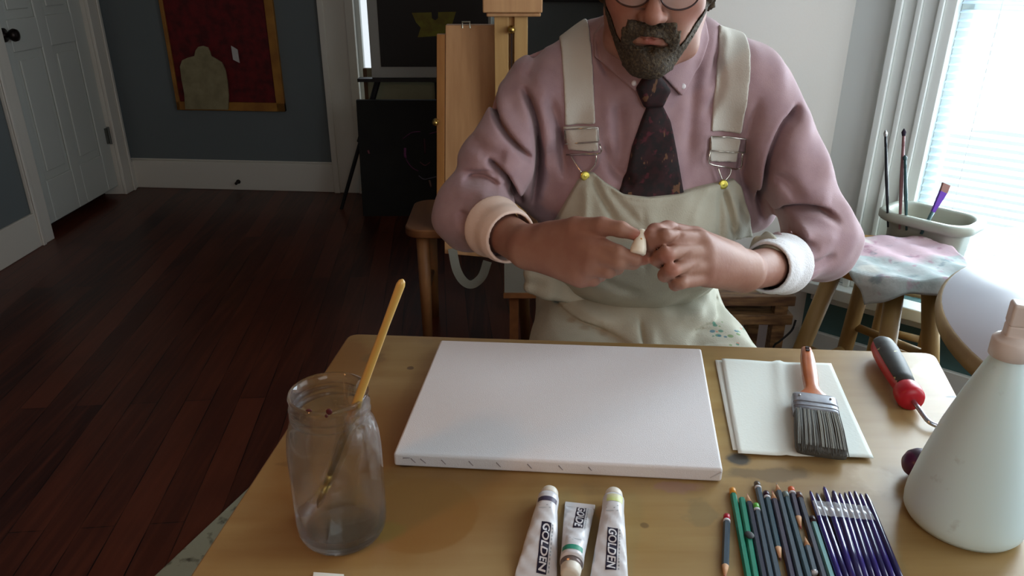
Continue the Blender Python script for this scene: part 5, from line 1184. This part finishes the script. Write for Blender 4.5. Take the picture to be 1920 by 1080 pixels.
g = NG(m_ov)
random.seed(11)
for k in range(26):
    x = random.uniform(1335, 1412); y = random.uniform(598, 655); p = hit(x, y, pants); g.spot(tuple(p-PR), random.uniform(.0025, .006), random.choice([srgb(70, 130, 110), srgb(60, 110, 130), srgb(196, 130, 110), srgb(110, 140, 90)]), .85, .3, .004, 60)
for x, y in ((1095, 615), (1070, 600), (1130, 625)): p = hit(x, y, pants); g.spot(tuple(p-PR), .012, srgb(150, 130, 104), .5, .6, .008, 60)
belly = S(); belly.p = [q for q in shirt.p if q[0] != 'g']
belly.ell((CX+.004, 1.352, .835), (.178, .150, .122), .05)
def GB(pts, w_, a, Y=1.24): belly.groove([PY(x, y, Y) for x, y in pts], w_, a)
GB([(1112, 335), (1128, 370), (1160, 420)], .006, .007); GB([(1100, 345), (1098, 390), (1090, 430)], .008, -.006); GB([(1135, 350), (1170, 385), (1200, 415)], .006, .005)
GB([(1355, 360), (1352, 410), (1345, 460)], .006, .006); GB([(1340, 350), (1310, 380), (1290, 420)], .010, -.004); GB([(1370, 350), (1385, 400), (1400, 450)], .008, -.006); GB([(1362, 355), (1372, 400), (1378, 450)], .005, .006)
GB([(1200, 380), (1205, 440), (1200, 500)], .006, .003); GB([(1085, 480), (1140, 520), (1200, 540)], .010, .005); GB([(1290, 545), (1350, 530), (1400, 500)], .008, -.005)
GB([(1094, 330), (1130, 347), (1165, 368), (1215, 374), (1270, 368), (1340, 348), (1380, 343)], .0025, .0018)
belly.fn(wrinkle, (CX, 1.3, .85), 1.)
bibr = poly2([hit(x, y, belly) for x, y in ((1083, 338), (1100, 322), (1112, 322), (1135, 342), (1168, 362), (1215, 368), (1270, 362), (1330, 345), (1374, 334), (1386, 345), (1402, 400), (1416, 450), (1420, 505), (1390, 540), (1310, 566), (1215, 576), (1120, 562), (1050, 530), (1012, 498), (1030, 440), (1052, 395))])
def bibf(P):
    return np.maximum(smax(belly(P)-.010, bibr(P), .003), P[:, 1]-1.42)
mkf('bib', bibf, (-.02, 1.10, .68), (.48, 1.44, 1.04), .0028, m_ov, pants_o, it=1)
# bunched side opening at the left hip, waistband
side = S()
for pts, r in (([(996, 512), (1030, 520), (1060, 536)], .014), ([(992, 538), (1030, 546), (1090, 562)], .013)):
    P_ = [PY(x, y, 1.285) for x, y in pts]
    for a_, b_ in zip(P_, P_[1:]): side.cone(a_, b_, r, r*.9, .02)
side.fn(wrinkle, (CX, 1.2, .7), 1.)
mkf('side_opening', side, (-.03, 1.22, .68), (.48, 1.36, .86), .0026, m_ov, pants_o, it=1)
m_web = mat('strap_webbing', srgb(192, 188, 178), .8, bump=.3, bscale=500)
stL = [(1056, 34), (1113, 28), (1119, 238), (1062, 243)]; stR = [(1376, 55), (1432, 72), (1398, 258), (1340, 252)]
stL2 = [(1058, 246), (1122, 242), (1123, 286), (1068, 290)]; stR2 = [(1337, 262), (1396, 266), (1390, 312), (1334, 306)]
topcut = lambda P: P[:, 1]-1.40
for pp, t_ in ((stL, .0042), (stR, .0042), (stL2, .0075), (stR2, .0075)):
    r_ = poly2([PY(x, y, 1.262) for x, y in pp])
    mkf('strap', (lambda rr_, t__: lambda P: np.maximum(smax(shirt_s(P)-t__, rr_(P), .0012), topcut(P)))(r_, t_) if False else (lambda P, rr_=r_, t__=t_: np.maximum(smax(shirt(P)-t__, rr_(P), .0012), P[:, 1]-1.40)), (.05, 1.10, .98), (.48, 1.42, 1.26), .0024, m_web, pants_o, it=1)
m_met = mat('buckle_metal', srgb(200, 196, 186), .22, metal=1); m_bru = mat('brass_button', srgb(196, 186, 90), .3, metal=.85)
def wire(pp, r, nm, lift=.010, closed=False, m=m_met):
    P = [hit(x, y, lambda P_: shirt(P_)-lift) for x, y in pp]
    P = np.array(P) if closed else smooth_path(P, 3)
    mk(nm, sweep(P, r, 8, closed=closed, cap=not closed), m, pants_o, smooth=True)
wire([(1058, 243), (1090, 241), (1122, 239), (1122, 262), (1122, 266), (1090, 268), (1060, 270), (1059, 258)], .0013, 'buckle', closed=True)
wire([(1062, 290), (1095, 289), (1126, 287), (1124, 270)], .0013, 'buckle')
wire([(1070, 291), (1078, 305), (1092, 326)], .0013, 'hook'); wire([(1118, 289), (1116, 308), (1100, 326)], .0013, 'hook')
wire([(1334, 256), (1365, 257), (1399, 261), (1397, 286), (1365, 285), (1333, 282)], .0014, 'buckle', closed=True)
wire([(1332, 282), (1330, 306), (1360, 313), (1388, 316), (1392, 288)], .0014, 'buckle')
wire([(1346, 314), (1350, 326), (1355, 340)], .0014, 'hook'); wire([(1371, 316), (1368, 328), (1358, 340)], .0014, 'hook')
for x, y in ((1097, 330), (1356, 346)):
    p = hit(x, y, lambda P: belly(P)-.0105); mk('button', lathe(p+[0, .001, 0], [(.0078, 0), (.0082, .0015), (.0070, .003), (.0045, .0026), (.001, .0034)], 20, (0, -1, .15)), m_bru, pants_o, smooth=True)
# boots, unseen under the table but the figure stands on them
# --- what the hands hold: a small white tube cap
hp0 = PD(1205, 431, 1.018); hp1 = PD(1197, 468, 1.012)
cap_ = thing('white_tube_cap', hp1, 'small white conical cap pinched between the fingertips of both hands', 'cap')
mk('cap_shell', lathe(hp0, [(.0040, 0), (.0054, .002), (.0068, .012), (.0094, .021), (.0106, .026), (.0108, .0325), (.009, .0345)], 24, hp1-hp0), mat('cap_white_shiny', srgb(236, 226, 206), .3), cap_, smooth=True)
mk('yellow_paint_mark', ball(hp0+(hp1-hp0)*.55+[0, -.0055, 0], (.0022, .002, .006), 8), mat('ochre_paint', srgb(206, 150, 60), .5), cap_, smooth=True)
# --- the person's stool
cst = (.235, 1.47)
stool(cst, .52, .18, 45, 'wooden stool the person sits on behind the work table', .05, seatm=m_st2)
